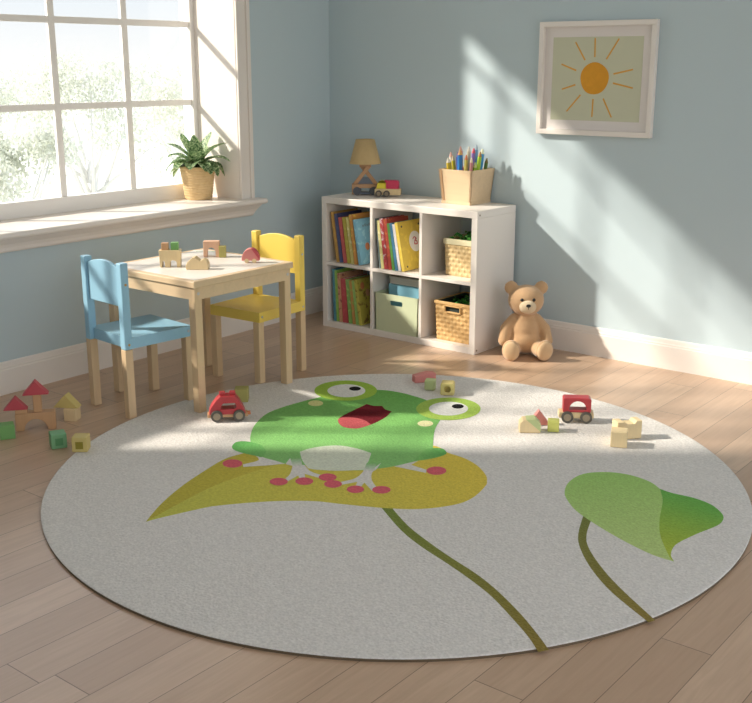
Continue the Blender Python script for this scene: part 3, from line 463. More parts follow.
  'l2light': [[2.6772,-1.8056],[2.6687,-1.7884],[2.6606,-1.7694],[2.6532,-1.7493],[2.6471,-1.7287],[2.6428,-1.7084],[2.6402,-1.6877],[2.6389,-1.6664],[2.6393,-1.645],[2.6418,-1.6245],[2.6467,-1.6058],[2.6546,-1.5886],[2.6652,-1.5726],[2.6779,-1.5579],[2.6916,-1.5449],[2.7058,-1.5338],[2.7206,-1.5246],[2.7364,-1.5171],[2.7529,-1.5114],[2.7699,-1.5075],[2.7871,-1.5054],[2.8052,-1.5054],[2.8242,-1.5074],[2.8431,-1.511],[2.8611,-1.5158],[2.8771,-1.5214],[2.8913,-1.5285],[2.9043,-1.5374],[2.916,-1.547],[2.9264,-1.556],[2.9357,-1.5633],[2.9449,-1.5791],[2.9554,-1.5965],[2.9667,-1.6158],[2.9783,-1.6374],[2.9897,-1.6614],[3.001,-1.6892],[3.0124,-1.7205],[3.0238,-1.753],[3.035,-1.7846],[3.046,-1.8132],[3.0568,-1.8388],[3.0672,-1.863],[3.0776,-1.8858],[3.0882,-1.9075],[3.099,-1.9282],[3.1104,-1.948],[3.1223,-1.9669],[3.1342,-1.9848],[3.1457,-2.0014],[3.1563,-2.0168],[3.1663,-2.0312],[3.1759,-2.0448],[3.1849,-2.0571],[3.193,-2.0677],[3.1998,-2.076],[3.2051,-2.0816],[3.2092,-2.0848],[3.2125,-2.0865],[3.2153,-2.0876],[3.2179,-2.089],[3.2061,-2.089],[3.1925,-2.0893],[3.1775,-2.0894],[3.1613,-2.0886],[3.1442,-2.0862],[3.1258,-2.0819],[3.1058,-2.0763],[3.0848,-2.0696],[3.063,-2.062],[3.0411,-2.054],[3.0187,-2.0454],[2.9955,-2.0359],[2.9719,-2.0257],[2.948,-2.0149],[2.9241,-2.0036],[2.8996,-1.9916],[2.8741,-1.9788],[2.8489,-1.9654],[2.8249,-1.9518],[2.8033,-1.9383],[2.7845,-1.925],[2.768,-1.9116],[2.7531,-1.8981],[2.7395,-1.8847],[2.7266,-1.8713],[2.7146,-1.8585],[2.704,-1.8463],[2.6945,-1.834],[2.6856,-1.8207]],
  'l2dark': [[2.9357,-1.5633],[2.9444,-1.565],[2.9541,-1.5673],[2.9649,-1.5695],[2.9766,-1.5713],[2.9891,-1.5722],[3.0027,-1.5715],[3.0175,-1.5697],[3.033,-1.5676],[3.0486,-1.5662],[3.0638,-1.5665],[3.0789,-1.5684],[3.0942,-1.5711],[3.1093,-1.5749],[3.1238,-1.5799],[3.1376,-1.5865],[3.1509,-1.5949],[3.164,-1.6053],[3.1763,-1.6165],[3.1872,-1.628],[3.1964,-1.6388],[3.2035,-1.6488],[3.209,-1.6585],[3.2131,-1.6683],[3.2163,-1.6783],[3.2189,-1.6889],[3.2209,-1.6995],[3.2222,-1.7097],[3.2226,-1.7207],[3.2218,-1.7332],[3.2198,-1.7483],[3.2159,-1.7667],[3.2102,-1.7876],[3.2037,-1.81],[3.1973,-1.8325],[3.1918,-1.8541],[3.1871,-1.8754],[3.1825,-1.8972],[3.1784,-1.9185],[3.1751,-1.9382],[3.173,-1.9554],[3.1723,-1.9696],[3.1727,-1.9816],[3.1739,-1.9921],[3.1757,-2.0018],[3.1777,-2.0117],[3.1801,-2.0218],[3.1829,-2.0315],[3.1862,-2.0408],[3.1898,-2.0495],[3.1937,-2.0575],[3.1982,-2.065],[3.2034,-2.0719],[3.2088,-2.0783],[3.2138,-2.084],[3.2179,-2.089],[3.2153,-2.0876],[3.2125,-2.0865],[3.2092,-2.0848],[3.2051,-2.0816],[3.1998,-2.076],[3.193,-2.0677],[3.1849,-2.0571],[3.1759,-2.0448],[3.1663,-2.0312],[3.1563,-2.0168],[3.1457,-2.0014],[3.1342,-1.9848],[3.1223,-1.9669],[3.1104,-1.948],[3.099,-1.9282],[3.0882,-1.9075],[3.0776,-1.8858],[3.0672,-1.863],[3.0568,-1.8388],[3.046,-1.8132],[3.035,-1.7846],[3.0238,-1.753],[3.0124,-1.7205],[3.001,-1.6892],[2.9897,-1.6614],[2.9783,-1.6374],[2.9667,-1.6158],[2.9554,-1.5965],[2.9449,-1.5791]],
  'stem1': [[2.2296,-2.3201],[2.2644,-2.3428],[2.3133,-2.3748],[2.3651,-2.4079],[2.4096,-2.4347],[2.4448,-2.4535],[2.4763,-2.4685],[2.5065,-2.4815],[2.5378,-2.4942],[2.5706,-2.5064],[2.6038,-2.5176],[2.637,-2.5284],[2.6698,-2.5398],[2.7027,-2.552],[2.7357,-2.5644],[2.7677,-2.5769],[2.7978,-2.5893],[2.8251,-2.6011],[2.8505,-2.6124],[2.8754,-2.6244],[2.9016,-2.6383],[2.93,-2.6549],[2.9594,-2.6734],[2.988,-2.6919],[3.0141,-2.7089],[3.0374,-2.7242],[3.059,-2.7386],[3.0789,-2.7523],[3.0971,-2.7656],[3.1146,-2.7794],[3.1312,-2.7935],[3.1451,-2.8057],[3.1547,-2.8142],[3.1718,-2.7875],[3.1627,-2.7801],[3.1498,-2.7695],[3.1337,-2.7566],[3.1154,-2.7425],[3.0943,-2.7266],[3.07,-2.7086],[3.0435,-2.6896],[3.0159,-2.6708],[2.9865,-2.6519],[2.9548,-2.6323],[2.9228,-2.6133],[2.8924,-2.596],[2.865,-2.5813],[2.8395,-2.5685],[2.8142,-2.5567],[2.787,-2.545],[2.7569,-2.5334],[2.725,-2.5223],[2.6928,-2.5115],[2.662,-2.5006],[2.6341,-2.4904],[2.608,-2.4806],[2.5815,-2.4703],[2.5525,-2.4583],[2.5198,-2.4447],[2.4848,-2.4297],[2.4482,-2.4131],[2.4113,-2.3944],[2.3707,-2.3706],[2.3267,-2.3427],[2.2864,-2.3163],[2.2577,-2.2976]],
  'stem2': [[2.8198,-1.9251],[2.8325,-1.9587],[2.8505,-2.0061],[2.8699,-2.0556],[2.8878,-2.0963],[2.9027,-2.1253],[2.9165,-2.1488],[2.9315,-2.1706],[2.9493,-2.1942],[2.9705,-2.2205],[2.9939,-2.2474],[3.0189,-2.2741],[3.045,-2.3],[3.0717,-2.3246],[3.0992,-2.3484],[3.1286,-2.3719],[3.1611,-2.3954],[3.2015,-2.4213],[3.2471,-2.4483],[3.2881,-2.4718],[3.3158,-2.4878],[3.3255,-2.4657],[3.2989,-2.4473],[3.2595,-2.4201],[3.2158,-2.3897],[3.1775,-2.3622],[3.148,-2.3401],[3.1221,-2.32],[3.0978,-2.3],[3.0727,-2.2779],[3.045,-2.2523],[3.0163,-2.2245],[2.989,-2.1962],[2.9654,-2.1695],[2.9474,-2.1463],[2.9335,-2.1253],[2.9217,-2.1038],[2.9096,-2.079],[2.896,-2.0462],[2.8823,-2.008],[2.8701,-1.9721],[2.8615,-1.9469]],
  'fadeL': [[1.6661,-2.1718],[1.6963,-2.1477],[1.7656,-2.2136],[1.7355,-2.2376]],
  'fadeR': [[1.9338,-2.0277],[1.9648,-2.003],[2.0102,-2.0783],[1.9783,-2.1038]],
}

WHITE = (.76, .73, .695)
def const(c): return lambda x, y: c
def grad(c0, p0, c1, p1):
    dx, dy = p1[0]-p0[0], p1[1]-p0[1]; L = dx*dx + dy*dy
    def fn(x, y):
        t = max(0, min(1, ((x-p0[0])*dx + (y-p0[1])*dy) / L)); return tuple(a + (b-a)*t for a, b in zip(c0, c1))
    return fn
def cen(k): P = ART[k]; return (sum(p[0] for p in P)/len(P), sum(p[1] for p in P)/len(P))
LT = ART['leaf'][0]; LE = max(ART['leaf'], key=lambda p: (p[0]-LT[0])**2 + (p[1]-LT[1])**2)
layers = [
 ('stem1', grad((.20, .27, .06), ART['stem1'][0], (.27, .20, .05), ART['stem1'][32]), .0001),
 ('stem2', grad((.19, .22, .06), ART['stem2'][0], (.29, .22, .06), ART['stem2'][20]), .0001),
 ('leaf', grad((.56, .57, .11), LT, (.78, .60, .09), LE), .0003),
 ('strip', grad((.50, .44, .07), LT, (.60, .50, .08), ART['strip'][35]), .0005),
 ('armL', const(WHITE), .0007), ('legL', const(WHITE), .0007), ('legR', const(WHITE), .0007), ('armR', const(WHITE), .0007),
 ('body', grad((.17, .44, .10), ART['body'][40], (.27, .57, .19), cen('belly')), .0009),
 ('handL', grad((.13, .42, .11), ART['handL'][0], (.22, .52, .16), ART['handL'][22]), .0011),
 ('handR', grad((.22, .52, .15), ART['handR'][0], (.13, .42, .11), ART['handR'][10]), .0011),
 ('belly', const((.72, .76, .62)), .0011),
 ('ringL', const((.36, .56, .08)), .0011), ('ringR', const((.40, .58, .11)), .0011),
 ('whiteL', const((.80, .80, .77)), .0013), ('whiteR', const((.80, .80, .77)), .0013),
 ('pupL', const((.012, .012, .012)), .0015), ('pupR', const((.012, .012, .012)), .0015),
 ('chkL', const((.75, .74, .33)), .0013), ('chkR', const((.82, .80, .45)), .0013),
 ('fadeL', grad((.24, .54, .17), ART['fadeL'][0], WHITE, ART['fadeL'][3]), .0012), ('fadeR', grad((.24, .54, .17), ART['fadeR'][0], WHITE, ART['fadeR'][3]), .0012),
 ('mouth', const((.14, .010, .017)), .0011), ('tongue', const((.50, .10, .11)), .0013),
 ('l2light', grad((.36, .60, .17), ART['l2light'][15], (.52, .66, .25), ART['l2light'][55]), .0003),
 ('l2dark', grad((.16, .44, .09), ART['l2dark'][18], (.42, .52, .07), ART['l2dark'][-20]), .0005)]
for i in range(8): layers.append(('toe%d' % i, const((.72, .14, .18)), .0013))
bm = nb(); cl = bm.loops.layers.float_color.new('print_colour')
def poly(P, fn, z):
    vs = [bm.verts.new((*rl(p), z)) for p in P]
    for i in range(len(vs)): bm.edges.new((vs[i], vs[(i+1) % len(vs)]))
    r = bmesh.ops.triangle_fill(bm, use_beauty=True, use_dissolve=False, edges=list({e for v in vs for e in v.link_edges}))
    for fc in [q for q in r['geom'] if isinstance(q, bmesh.types.BMFace)]:
        if fc.normal.z < 0: fc.normal_flip()
        for l in fc.loops: l[cl] = (*fn(l.vert.co.x + RC[0], l.vert.co.y + RC[1]), 1)
# pile field: rounded shoulder + flat top
O = [[bm.verts.new((*rl(p), z)) for p in rug_outline(k)] for k, z in ((1.0, .009), (.9985, .0112), (.996, .012))]
for a, c in zip(O, O[1:]):
    for i in range(n):
        fc = bm.faces.new((a[i], a[(i+1) % n], c[(i+1) % n], c[i]))
        for l in fc.loops: l[cl] = (*WHITE, 1)
fc = bm.faces.new(O[-1])
for l in fc.loops: l[cl] = (*WHITE, 1)
for k, fn, dz in layers: poly(ART[k], fn, .012 + dz)
me = bpy.data.meshes.new('rug_pile'); bm.to_mesh(me); bm.free(); me.materials.append(M['rug'])
o = bpy.data.objects.new('rug_pile', me); COL.objects.link(o); o.parent = rug

# ------------------------------------------------------------------ table
TZ = .609
tb = thing('play_table', "square pale wooden children's table with a white top inlay, toys on it", 'table', (.672, -1.718, 0), 0)
h = .312
bm = nb(); add_box(bm, (-h, -h, TZ - .03), (h, h, TZ - .0005), .004); obj('tabletop', bm, M['birchx'], tb)
obj('white_inlay', box((-h + .03, -h + .03, TZ - .004), (h - .03, h - .03, TZ), .0), M['tabletop'], tb, label='white inlay panel')
bm = nb()
for s in (-1, 1):
    lo, hi = sorted((s * (h - .028), s * (h - .010)))
    add_box(bm, (-h + .03, lo, .524), (h - .03, hi, TZ - .03), .001)
    add_box(bm, (lo, -h + .03, .524), (hi, h - .03, TZ - .03), .001)
obj('apron', bm, M['birchx'], tb)
for sx in (-1, 1):
    for sy in (-1, 1):
        bm = nb(); cx, cy = sx * (h - .031), sy * (h - .031)
        z0 = .0125 if (sx > 0) else 0.0
        add_box(bm, (cx - .0205, cy - .0205, z0), (cx + .0205, cy + .0205, TZ - .03), .003)
        lg = obj('leg', bm, M['birch'], tb)
        bm = nb(); add_cyl(bm, (cx + sx * .019, cy, .552), (cx + sx * .023, cy, .552), .007, seg=14); obj('screw', bm, M['metal'], lg)

def drawing(x, y, rz, z):
    t = thing('drawing_sheet', 'white sheet of paper with a green crayon stroke on the table', 'paper', (x, y, z), rz)
    obj('sheet', box((-.075, -.055, 0), (.075, .055, .0008)), M['paper'], t)
    bm = nb(); pts = [(-.05, .02), (-.02, .035), (.01, .03), (.045, .038)]
    for a, b in zip(pts, pts[1:]): add_cyl(bm, (*a, .0012), (*b, .0012), .004, .004, 6)
    for v in bm.verts: v.co.z = .0008 + max(0, v.co.z - .0008) * .2
    obj('crayon_stroke', bm, M['green'], t, label='green crayon stroke')
drawing(.47, -1.50, .45, TZ + .0003)

# ------------------------------------------------------------------ chairs
def chair(label, colour, loc, rz, footz, screwm):
    c = thing('small_chair', label, 'chair', loc, rz, "small wooden children's chairs")
    cm = M[colour]; W, D = .140, .160
    k = 0
    for sx in (-1, 1):
        bm = nb(); add_box(bm, (sx * W - .018, -D - .018, .313), (sx * W + .018, -D + .020, .693), .004)
        ps = obj('back_post', bm, cm, c, label=None)
        for zz in (.335, .60):
            bm = nb(); add_cyl(bm, (sx * (W + .017), -D + .002, zz), (sx * (W + .0205), -D + .002, zz), .0055, seg=12); obj('screw', bm, M[screwm], ps)
        bm = nb(); add_box(bm, (sx * W - .018, -D - .018, footz[k]), (sx * W + .018, -D + .020, .313), .003); obj('leg', bm, M['birch'], c); k += 1
        bm = nb(); add_box(bm, (sx * W - .019, D - .019, footz[k]), (sx * W + .019, D + .019, .316), .003); obj('leg', bm, M['birch'], c); k += 1
    # back panel with an arched top, gently curved
    bm = nb(); prism(bm, [(-W + .016, .500), (W - .016, .500), (W - .016, .665)] + [(x * (W - .016) / 10, .665 + .026 * (1 - (x / 10) ** 2)) for x in range(8, -9, -2)] + [(-W + .016, .665)], [], -D - .006, -D + .010, .0025)
    obj('backrest', bm, cm, c)
    # seat with dished top and deep rim
    bm = nb(); N = 12
    def z(u, v): return .365 - .008 * math.cos(u * PI / 2) * math.cos(v * PI / 2) ** .5
    g = [[bm.verts.new(((W + .02) * u, D * v + (.012 if v == 1 else 0) + .002, z(u, v))) for u in [-1 + 2*i/N for i in range(N+1)]] for v in [-1 + 2*j/N for j in range(N+1)]]
    for j in range(N):
        for i in range(N): bm.faces.new((g[j][i], g[j][i+1], g[j+1][i+1], g[j+1][i]))
    ring = [g[0][i] for i in range(N)] + [g[j][N] for j in range(N)] + [g[N][i] for i in range(N, 0, -1)] + [g[j][0] for j in range(N, 0, -1)]
    low = [bm.verts.new((v.co.x, v.co.y, .316)) for v in ring]
    for i in range(len(ring)): bm.faces.new((ring[i], ring[(i+1) % len(ring)], low[(i+1) % len(ring)], low[i]))
    bm.faces.new(low)
    st = obj('seat', bm, cm, c)
    for sx in (-1, 1):
        bm = nb(); add_cyl(bm, (sx * (W + .019), D - .004, .342), (sx * (W + .023), D - .004, .342), .006, seg=12); obj('screw', bm, M['metal'], st)
    return c
E_ = .0125
chair('sky blue wooden chair with natural legs, left of the table', 'blue', (0.6258, -2.0537, 0), math.radians(-5), [0, 0, 0, E_], 'brass')
chair('yellow wooden chair with natural legs, behind the table', 'yellow', (.698, -1.362, 0), math.radians(183.5), [0, .0128, 0, 0], 'metal')

# ------------------------------------------------------------------ cube shelf
SX0, SX1, SY0, SY1 = .280, 1.360, -.405, -.027
sh = thing('cube_shelf', 'white open cube shelf with six compartments against the back wall', 'shelf', ((SX0+SX1)/2, SY1, 0))
sh_off = Vector(sh.location)
def spart(name, lo, hi, bev=.002):
    o = obj(name, box(lo, hi, bev), M['white'], sh); o.matrix_parent_inverse = Matrix.Translation(-sh_off); return o
spart('side_panel', (SX0, SY0, 0), (SX0 + .037, SY1, .733)); spart('side_panel', (SX1 - .037, SY0, 0), (SX1, SY1, .733))
spart('top_panel', (SX0, SY0, .7332), (SX1, SY1, .77)); spart('bottom_panel', (SX0 + .037, SY0 + .0005, 0), (SX1 - .037, SY1, .036))
spart('divider', (.641, SY0 + .001, .036), (.659, SY1, .733), .001); spart('divider', (.985, SY0 + .001, .036), (1.003, SY1, .733), .001)
for a, b in ((.317, .641), (.659, .985), (1.003, 1.323)): spart('shelf_board', (a, SY0 + .001, .374), (b, SY1, .392), .001)
for z_ in (.75, .022):
    bm = nb(); add_cyl(bm, (SX1, SY0 + .02, z_), (SX1 + .002, SY0 + .02, z_), .005, seg=12)
    o = obj('bolt_cap', bm, M['hub'], sh); o.matrix_parent_inverse = Matrix.Translation(-sh_off)

# books: lean about y; local x = thickness (spine faces -y)
bookmats = {}
def bmat(c, pat=None):
    k = (c, pat)
    if k in bookmats: return bookmats[k]
    m, nt, b = new_mat('book cover %d' % len(bookmats)); col = tuple(x * .86 + .055 for x in s2l(c))
    v = coords(nt, (1, 1, 1))
    n = nd(nt, 'ShaderNodeTexNoise', Scale=28.0, Detail=3.0); nt.links.new(v, n.inputs['Vector'])
    mr = nd(nt, 'ShaderNodeMapRange'); mr.inputs[1].default_value = .54; mr.inputs[2].default_value = .60; nt.links.new(n.outputs[0], mr.inputs[0])
    p = s2l(pat) if pat else tuple(min(1, x * 1.35 + .04) for x in col)
    mm = nd(nt, 'ShaderNodeMath', operation='MULTIPLY'); mm.inputs[1].default_value = .75 if pat else .35; nt.links.new(mr.outputs[0], mm.inputs[0])
    nt.links.new(mixc(nt, mm.outputs[0], col, p), b.inputs['Base Color']); b.inputs['Roughness'].default_value = .4
    bookmats[k] = m; return m
def book(xb, z0, th, hgt, dep, lean, col, label, group, pat=None, yf=-.385, extra=None, pages=True):
    """xb: x of the lower right edge of the spine; lean: degrees the top tips to -x"""
    xb -= .008 if xb < .65 else .010
    t = thing('picture_book', label, 'book', (xb, yf, z0 + th * math.sin(math.radians(lean))), 0, group, rot=(0, -math.radians(lean), 0))
    bm = nb()
    add_box(bm, (-th, 0, 0), (-th + .002, dep, hgt), 0); add_box(bm, (-.002, 0, 0), (0, dep, hgt), 0); add_box(bm, (-th, -.001, 0), (0, .002, hgt), .0008)
    obj('cover', bm, bmat(col, pat), t)
    obj('pages', box((-th + .002, .002, .003), (-.002, dep - .004, hgt - .003)), M['paper'], t)
    if extra: extra(t, th, hgt, dep)
    return t
def row(specs, z0, group):
    for (xb, th, hg, dp, ln_, col, pat, lab, ex) in specs: book(xb, z0 + .0005, th, hg, dp, ln_, col, lab, group, pat, extra=ex)

def child_cover(t, th, hg, dp):
    bm = nb(); add_ell(bm, (.0004, dp * .35, hg * .38), (.0012, .02, .022)); o1 = obj('cover_figure', bm, M['orange'], t)
    bm = nb()
    for i in range(5): add_box(bm, (0, dp * (.25 + .09 * i), hg * .82), (.0008, dp * (.29 + .09 * i), hg * (.86 + .02 * (i % 2))))
    obj('cover_title', bm, M['slate'], t)
def white_disc(t, th, hg, dp):
    bm = nb(); add_cyl(bm, (-.0002, dp * .62, hg * .56), (.0009, dp * .62, hg * .56), .055, seg=32)
    for v in bm.verts: v.co.z = hg * .56 + (v.co.z - hg * .56) * 1.05
    obj('cover_disc', bm, M['paper'], t, label='white disc on the cover')
    bm = nb(); cy, cz = dp * .62, hg * .57
    pts = [(-.022, .012), (-.008, .022), (.006, .018), (.0, .0), (.014, -.004), (.012, -.02), (-.012, -.018), (-.006, .002), (.012, .012)]
    for a, b in zip(pts, pts[1:]): add_cyl(bm, (.0014, cy + a[0], cz + a[1]), (.0014, cy + b[0], cz + b[1]), .0028, seg=6)
    obj('cover_squiggle', bm, M['redroof'], t, label='red scribble on the disc')
    for y_, z_ in ((.14, .9), (.86, .9), (.14, .08), (.86, .1)):
        bm = nb(); add_cyl(bm, (0, dp * y_, hg * z_), (.0012, dp * y_, hg * z_), .006, seg=10); obj('cover_dot', bm, M['tyre'], t)
def zoo_cover(t, th, hg, dp):
    rd = random.Random(9); 
    for k, mt in enumerate(('orange', 'toytan', 'redroof', 'paper')):
        bm = nb(); add_ell(bm, (0, dp * (.2 + .2 * k), hg * (.85 - .17 * k)), (.0012, .018, .022)); obj('cover_figure', bm, M[mt], t)

G1 = 'picture books in the top left compartment'; G2 = 'picture books in the top middle compartment'; G3 = 'picture books in the bottom left compartment'
# (x lower right, thickness, height, depth, lean, colour, pattern, label, extra)
row([
 (.404, .021, .292, .22, 8.5, '#C9962E', None, 'ochre picture book, first from the left in the top left compartment', None),
 (.432, .024, .284, .22, 8.5, '#2B3A78', None, 'navy blue picture book next to the ochre one', None),
 (.462, .026, .265, .20, 8.5, '#CB4B48', None, 'coral red picture book between navy and olive yellow ones', None),
 (.490, .024, .268, .20, 8.5, '#C2B431', None, 'olive yellow picture book right of the coral red one', None),
 (.514, .020, .270, .20, 8.5, '#DDD27A', '#F3ECC0', 'pale cream yellow picture book in the top left compartment', None),
 (.541, .022, .288, .22, 8.5, '#E29A35', '#F0D060', 'tall orange picture book behind the light blue cover', None),
 (.572, .022, .262, .21, 9.5, '#7FC0DA', '#A8D8E6', 'light blue picture book with a small figure on its cover', child_cover)], .392, G1)
row([
 (.718, .012, .282, .21, 7.0, '#5F7678', None, 'thin grey green picture book, leftmost in the top middle compartment', None),
 (.738, .020, .272, .21, 7.5, '#E4D98A', '#F4EFC8', 'cream yellow picture book beside the thin grey green one', None),
 (.766, .026, .284, .21, 7.5, '#C3272F', '#E8E4E8', 'red and white patterned picture book in the top middle compartment', None),
 (.792, .022, .283, .20, 8, '#D8452E', '#E98A4E', 'orange red picture book right of the red and white one', None),
 (.814, .018, .262, .20, 9, '#5FA83C', None, 'green picture book in the top middle compartment', None),
 (.836, .019, .266, .20, 9.6, '#2E7FA8', None, 'deep blue picture book beside the green one', None),
 (.858, .018, .262, .20, 10.4, '#E9E4E4', None, 'white picture book just left of the yellow cover', None),
 (.884, .020, .274, .22, 11.6, '#E6C63A', '#EED25A', 'yellow picture book with a white disc and red scribble on its cover', white_disc)], .392, G2)
row([
 (.376, .018, .312, .22, 2.0, '#2E86A0', None, 'teal blue picture book at the far left of the bottom left compartment', None),
 (.398, .019, .306, .21, 2.6, '#8DBE3C', None, 'lime green picture book beside the teal one', None),
 (.425, .024, .290, .21, 3.2, '#D29A6E', '#8A3A48', 'peach picture book with dark red marks on the spine', None),
 (.466, .038, .262, .20, 3.9, '#C02F38', None, 'thick plain red picture book in the bottom left compartment', None),
 (.500, .026, .262, .20, 5.6, '#7DB04A', '#B5D37E', 'green speckled picture book right of the thick red one', None),
 (.524, .020, .260, .20, 6.5, '#C98F3C', '#9DBE5A', 'orange brown picture book between two green ones', None),
 (.548, .020, .262, .20, 7.4, '#8FC05C', None, 'light green picture book second from the right in the bottom left compartment', None),
 (.574, .022, .268, .21, 8.4, '#C6BC36', '#7A5A2A', 'olive yellow picture book with animal pictures on its cover', zoo_cover)], .036, G3)

# storage bin with two boxes standing inside
def bin_mesh(w0, w1, d0, d1, hh, t, slot=None):
    """open tapered bin, base centred; front at -y"""
    bm = nb()
    add_box(bm, (-w0 + t, -d0 + t, 0), (w0 - t, d0 - t, t))
    # side, back, front walls as slabs
    def slab(pts_out, pts_in):
        vo = [bm.verts.new(p) for p in pts_out]; vi = [bm.verts.new(p) for p in pts_in]
        bm.faces.new(vo); bm.faces.new(vi[::-1])
        for i in range(4): bm.faces.new((vo[i], vo[(i+1) % 4], vi[(i+1) % 4], vi[i]))
    for s in (-1, 1):
        slab([(s*w0, -d0, 0), (s*w0, d0, 0), (s*w1, d1, hh), (s*w1, -d1, hh)], [(s*(w0-t), -d0, 0), (s*(w0-t), d0, 0), (s*(w1-t), d1, hh), (s*(w1-t), -d1, hh)])
    slab([(-w0, d0, 0), (w0, d0, 0), (w1, d1, hh), (-w1, d1, hh)], [(-w0, d0-t, 0), (w0, d0-t, 0), (w1, d1-t, hh), (-w1, d1-t, hh)])
    if slot:
        sw, z0, z1 = slot
        hole = arc(sw - .008, (z0+z1)/2, .008, -PI/2, PI/2, 6, (z1-z0)/2) + arc(-sw + .008, (z0+z1)/2, .008, PI/2, 3*PI/2, 6, (z1-z0)/2)
        b2 = prism(nb(), [(-w0, 0), (w0, 0), (w1, hh), (-w1, hh)], [hole], 0, t)
        for v in b2.verts: v.co.y += -d0 + (-(d1 - d0)) * v.co.z / hh
        me = bpy.data.meshes.new('tmp'); b2.to_mesh(me); b2.free(); bm.from_mesh(me); bpy.data.meshes.remove(me)
    else:
        slab([(-w0, -d0, 0), (w0, -d0, 0), (w1, -d1, hh), (-w1, -d1, hh)], [(-w0, -d0+t, 0), (w0, -d0+t, 0), (w1, -d1+t, hh), (-w1, -d1+t, hh)])
    return bm
b = thing('storage_bin', 'pale green canvas bin with a dark slot handle, bottom middle compartment', 'bin', (.822, -.245, .0365))
obj('bin_body', bin_mesh(.148, .154, .150, .150, .218, .004, (.044, .156, .184)), M['bin'], b)
b = thing('storage_box', 'light blue box standing in the pale green bin, under the grey white one', 'box', (.836, -.215, .0415))
obj('box_body', box((-.130, -.10, 0), (.130, .10, .255), .003), M['boxblue'], b)
b = thing('storage_box', 'grey white lidded box, topmost in the pale green bin', 'box', (.836, -.215, .2972))
obj('box_body', box((-.124, -.095, 0), (.124, .095, .028), .002), M['boxwhite'], b); obj('lid', box((-.127, -.099, .028), (.127, .099, .044), .002), M['boxwhite'], b)

# woven baskets
def weave_side(bm, p0, p1, q0, q1, nrm, nx, nz, amp, skip=None):
    """quad p0-p1 (bottom) to q0-q1 (top) with over-under bulges along nrm"""
    S = 4; X, Z = nx * S, nz * S
    g = []
    for j in range(Z + 1):
        r = []
        for i in range(X + 1):
            u, v = i / X, j / Z
            a = Vector(p0).lerp(Vector(p1), u); b = Vector(q0).lerp(Vector(q1), u); p = a.lerp(b, v)
            k = (int(i // S) + int(j // S)) % 2
            su = abs(math.sin(PI * i / S)); sv = abs(math.sin(PI * j / S))
            d = amp * (su * sv * (1.0 if k else .25)) - amp * .4 * (1 - sv)
            r.append(bm.verts.new(p + Vector(nrm) * d))
        g.append(r)
    for j in range(Z):
        for i in range(X):
            if skip and skip(( i + .5) / X, (j + .5) / Z): continue
            bm.faces.new((g[j][i], g[j][i+1], g[j+1][i+1], g[j+1][i])).smooth = True
def basket(name, label, loc, w0, w1, d0, d1, hh, mat, rim, handle, rz=0):
    t = thing(name, label, 'basket', loc, rz, 'woven baskets in the shelf')
    bm = nb(); B = [(-w0, -d0, 0), (w0, -d0, 0), (w0, d0, 0), (-w0, d0, 0)]; T = [(-w1, -d1, hh), (w1, -d1, hh), (w1, d1, hh), (-w1, d1, hh)]
    N = [(0, -1, 0), (1, 0, 0), (0, 1, 0), (-1, 0, 0)]
    for k in range(4):
        sk = (lambda u, v: abs(u - .5) < .19 and .78 < v < .90) if (handle and k == 0) else None
        weave_side(bm, B[k], B[(k+1) % 4], T[k], T[(k+1) % 4], N[k], 10, 8 if not handle else 9, .006, sk)
    obj('woven_body', bm, M[mat], t)
    bm = nb(); i = .008
    Bi = [(x - i * (1 if x > 0 else -1), y - i * (1 if y > 0 else -1), .004) for x, y, z in B]; Ti = [(x - i * (1 if x > 0 else -1), y - i * (1 if y > 0 else -1), hh) for x, y, z in T]
    vb = [bm.verts.new(p) for p in Bi]; vt = [bm.verts.new(p) for p in Ti]; bm.faces.new(vb)
    for k in range(4): bm.faces.new((vb[k], vb[(k+1) % 4], vt[(k+1) % 4], vt[k]))
    obj('basket_inside', bm, M['dark'] if handle else M[mat], t)  # inside of the handled basket painted dark as shade behind the slot
    bm = nb(); e = .004
    for k in range(4):
        a, c = Vector(T[k]), Vector(T[(k+1) % 4]); 
        lo = [min(a[q], c[q]) - e for q in range(3)]; hi = [max(a[q], c[q]) + e for q in range(3)]
        lo[2] = hh - (.026 if not handle else .012); hi[2] = hh + .004
        for q in (0, 1):
            if abs(hi[q] - lo[q]) < .02: lo[q] -= .001; hi[q] += .001
        add_box(bm, lo, hi, .002)
    obj('rim', bm, rim, t)
    if handle:
        bm = nb(); zc = hh * .84; yy = -d0 - (d1 - d0) * .84 - .006; hw = w1 * .38 + .004
        for lo, hi in (((-hw - .006, 0, -.019), (-hw, 0, .019)), ((hw, 0, -.019), (hw + .006, 0, .019)), ((-hw, 0, -.021), (hw, 0, -.015)), ((-hw, 0, .015), (hw, 0, .021))):
            add_box(bm, (lo[0], yy - .003, zc + lo[2]), (hi[0], yy + .006, zc + hi[2]), .001)
        obj('handle_trim', bm, M[mat], t)
    return t
basket('woven_basket', 'pale woven basket with a cream rim, top right compartment', (1.188, -.185, .3925), .092, .098, .12, .13, .200, 'wickerpale', M['liner'], False)
basket('woven_basket', 'tan woven basket with a slot handle, bottom right compartment', (1.188, -.225, .0365), .112, .117, .13, .142, .218, 'wickertan', M['wickertan'], True)
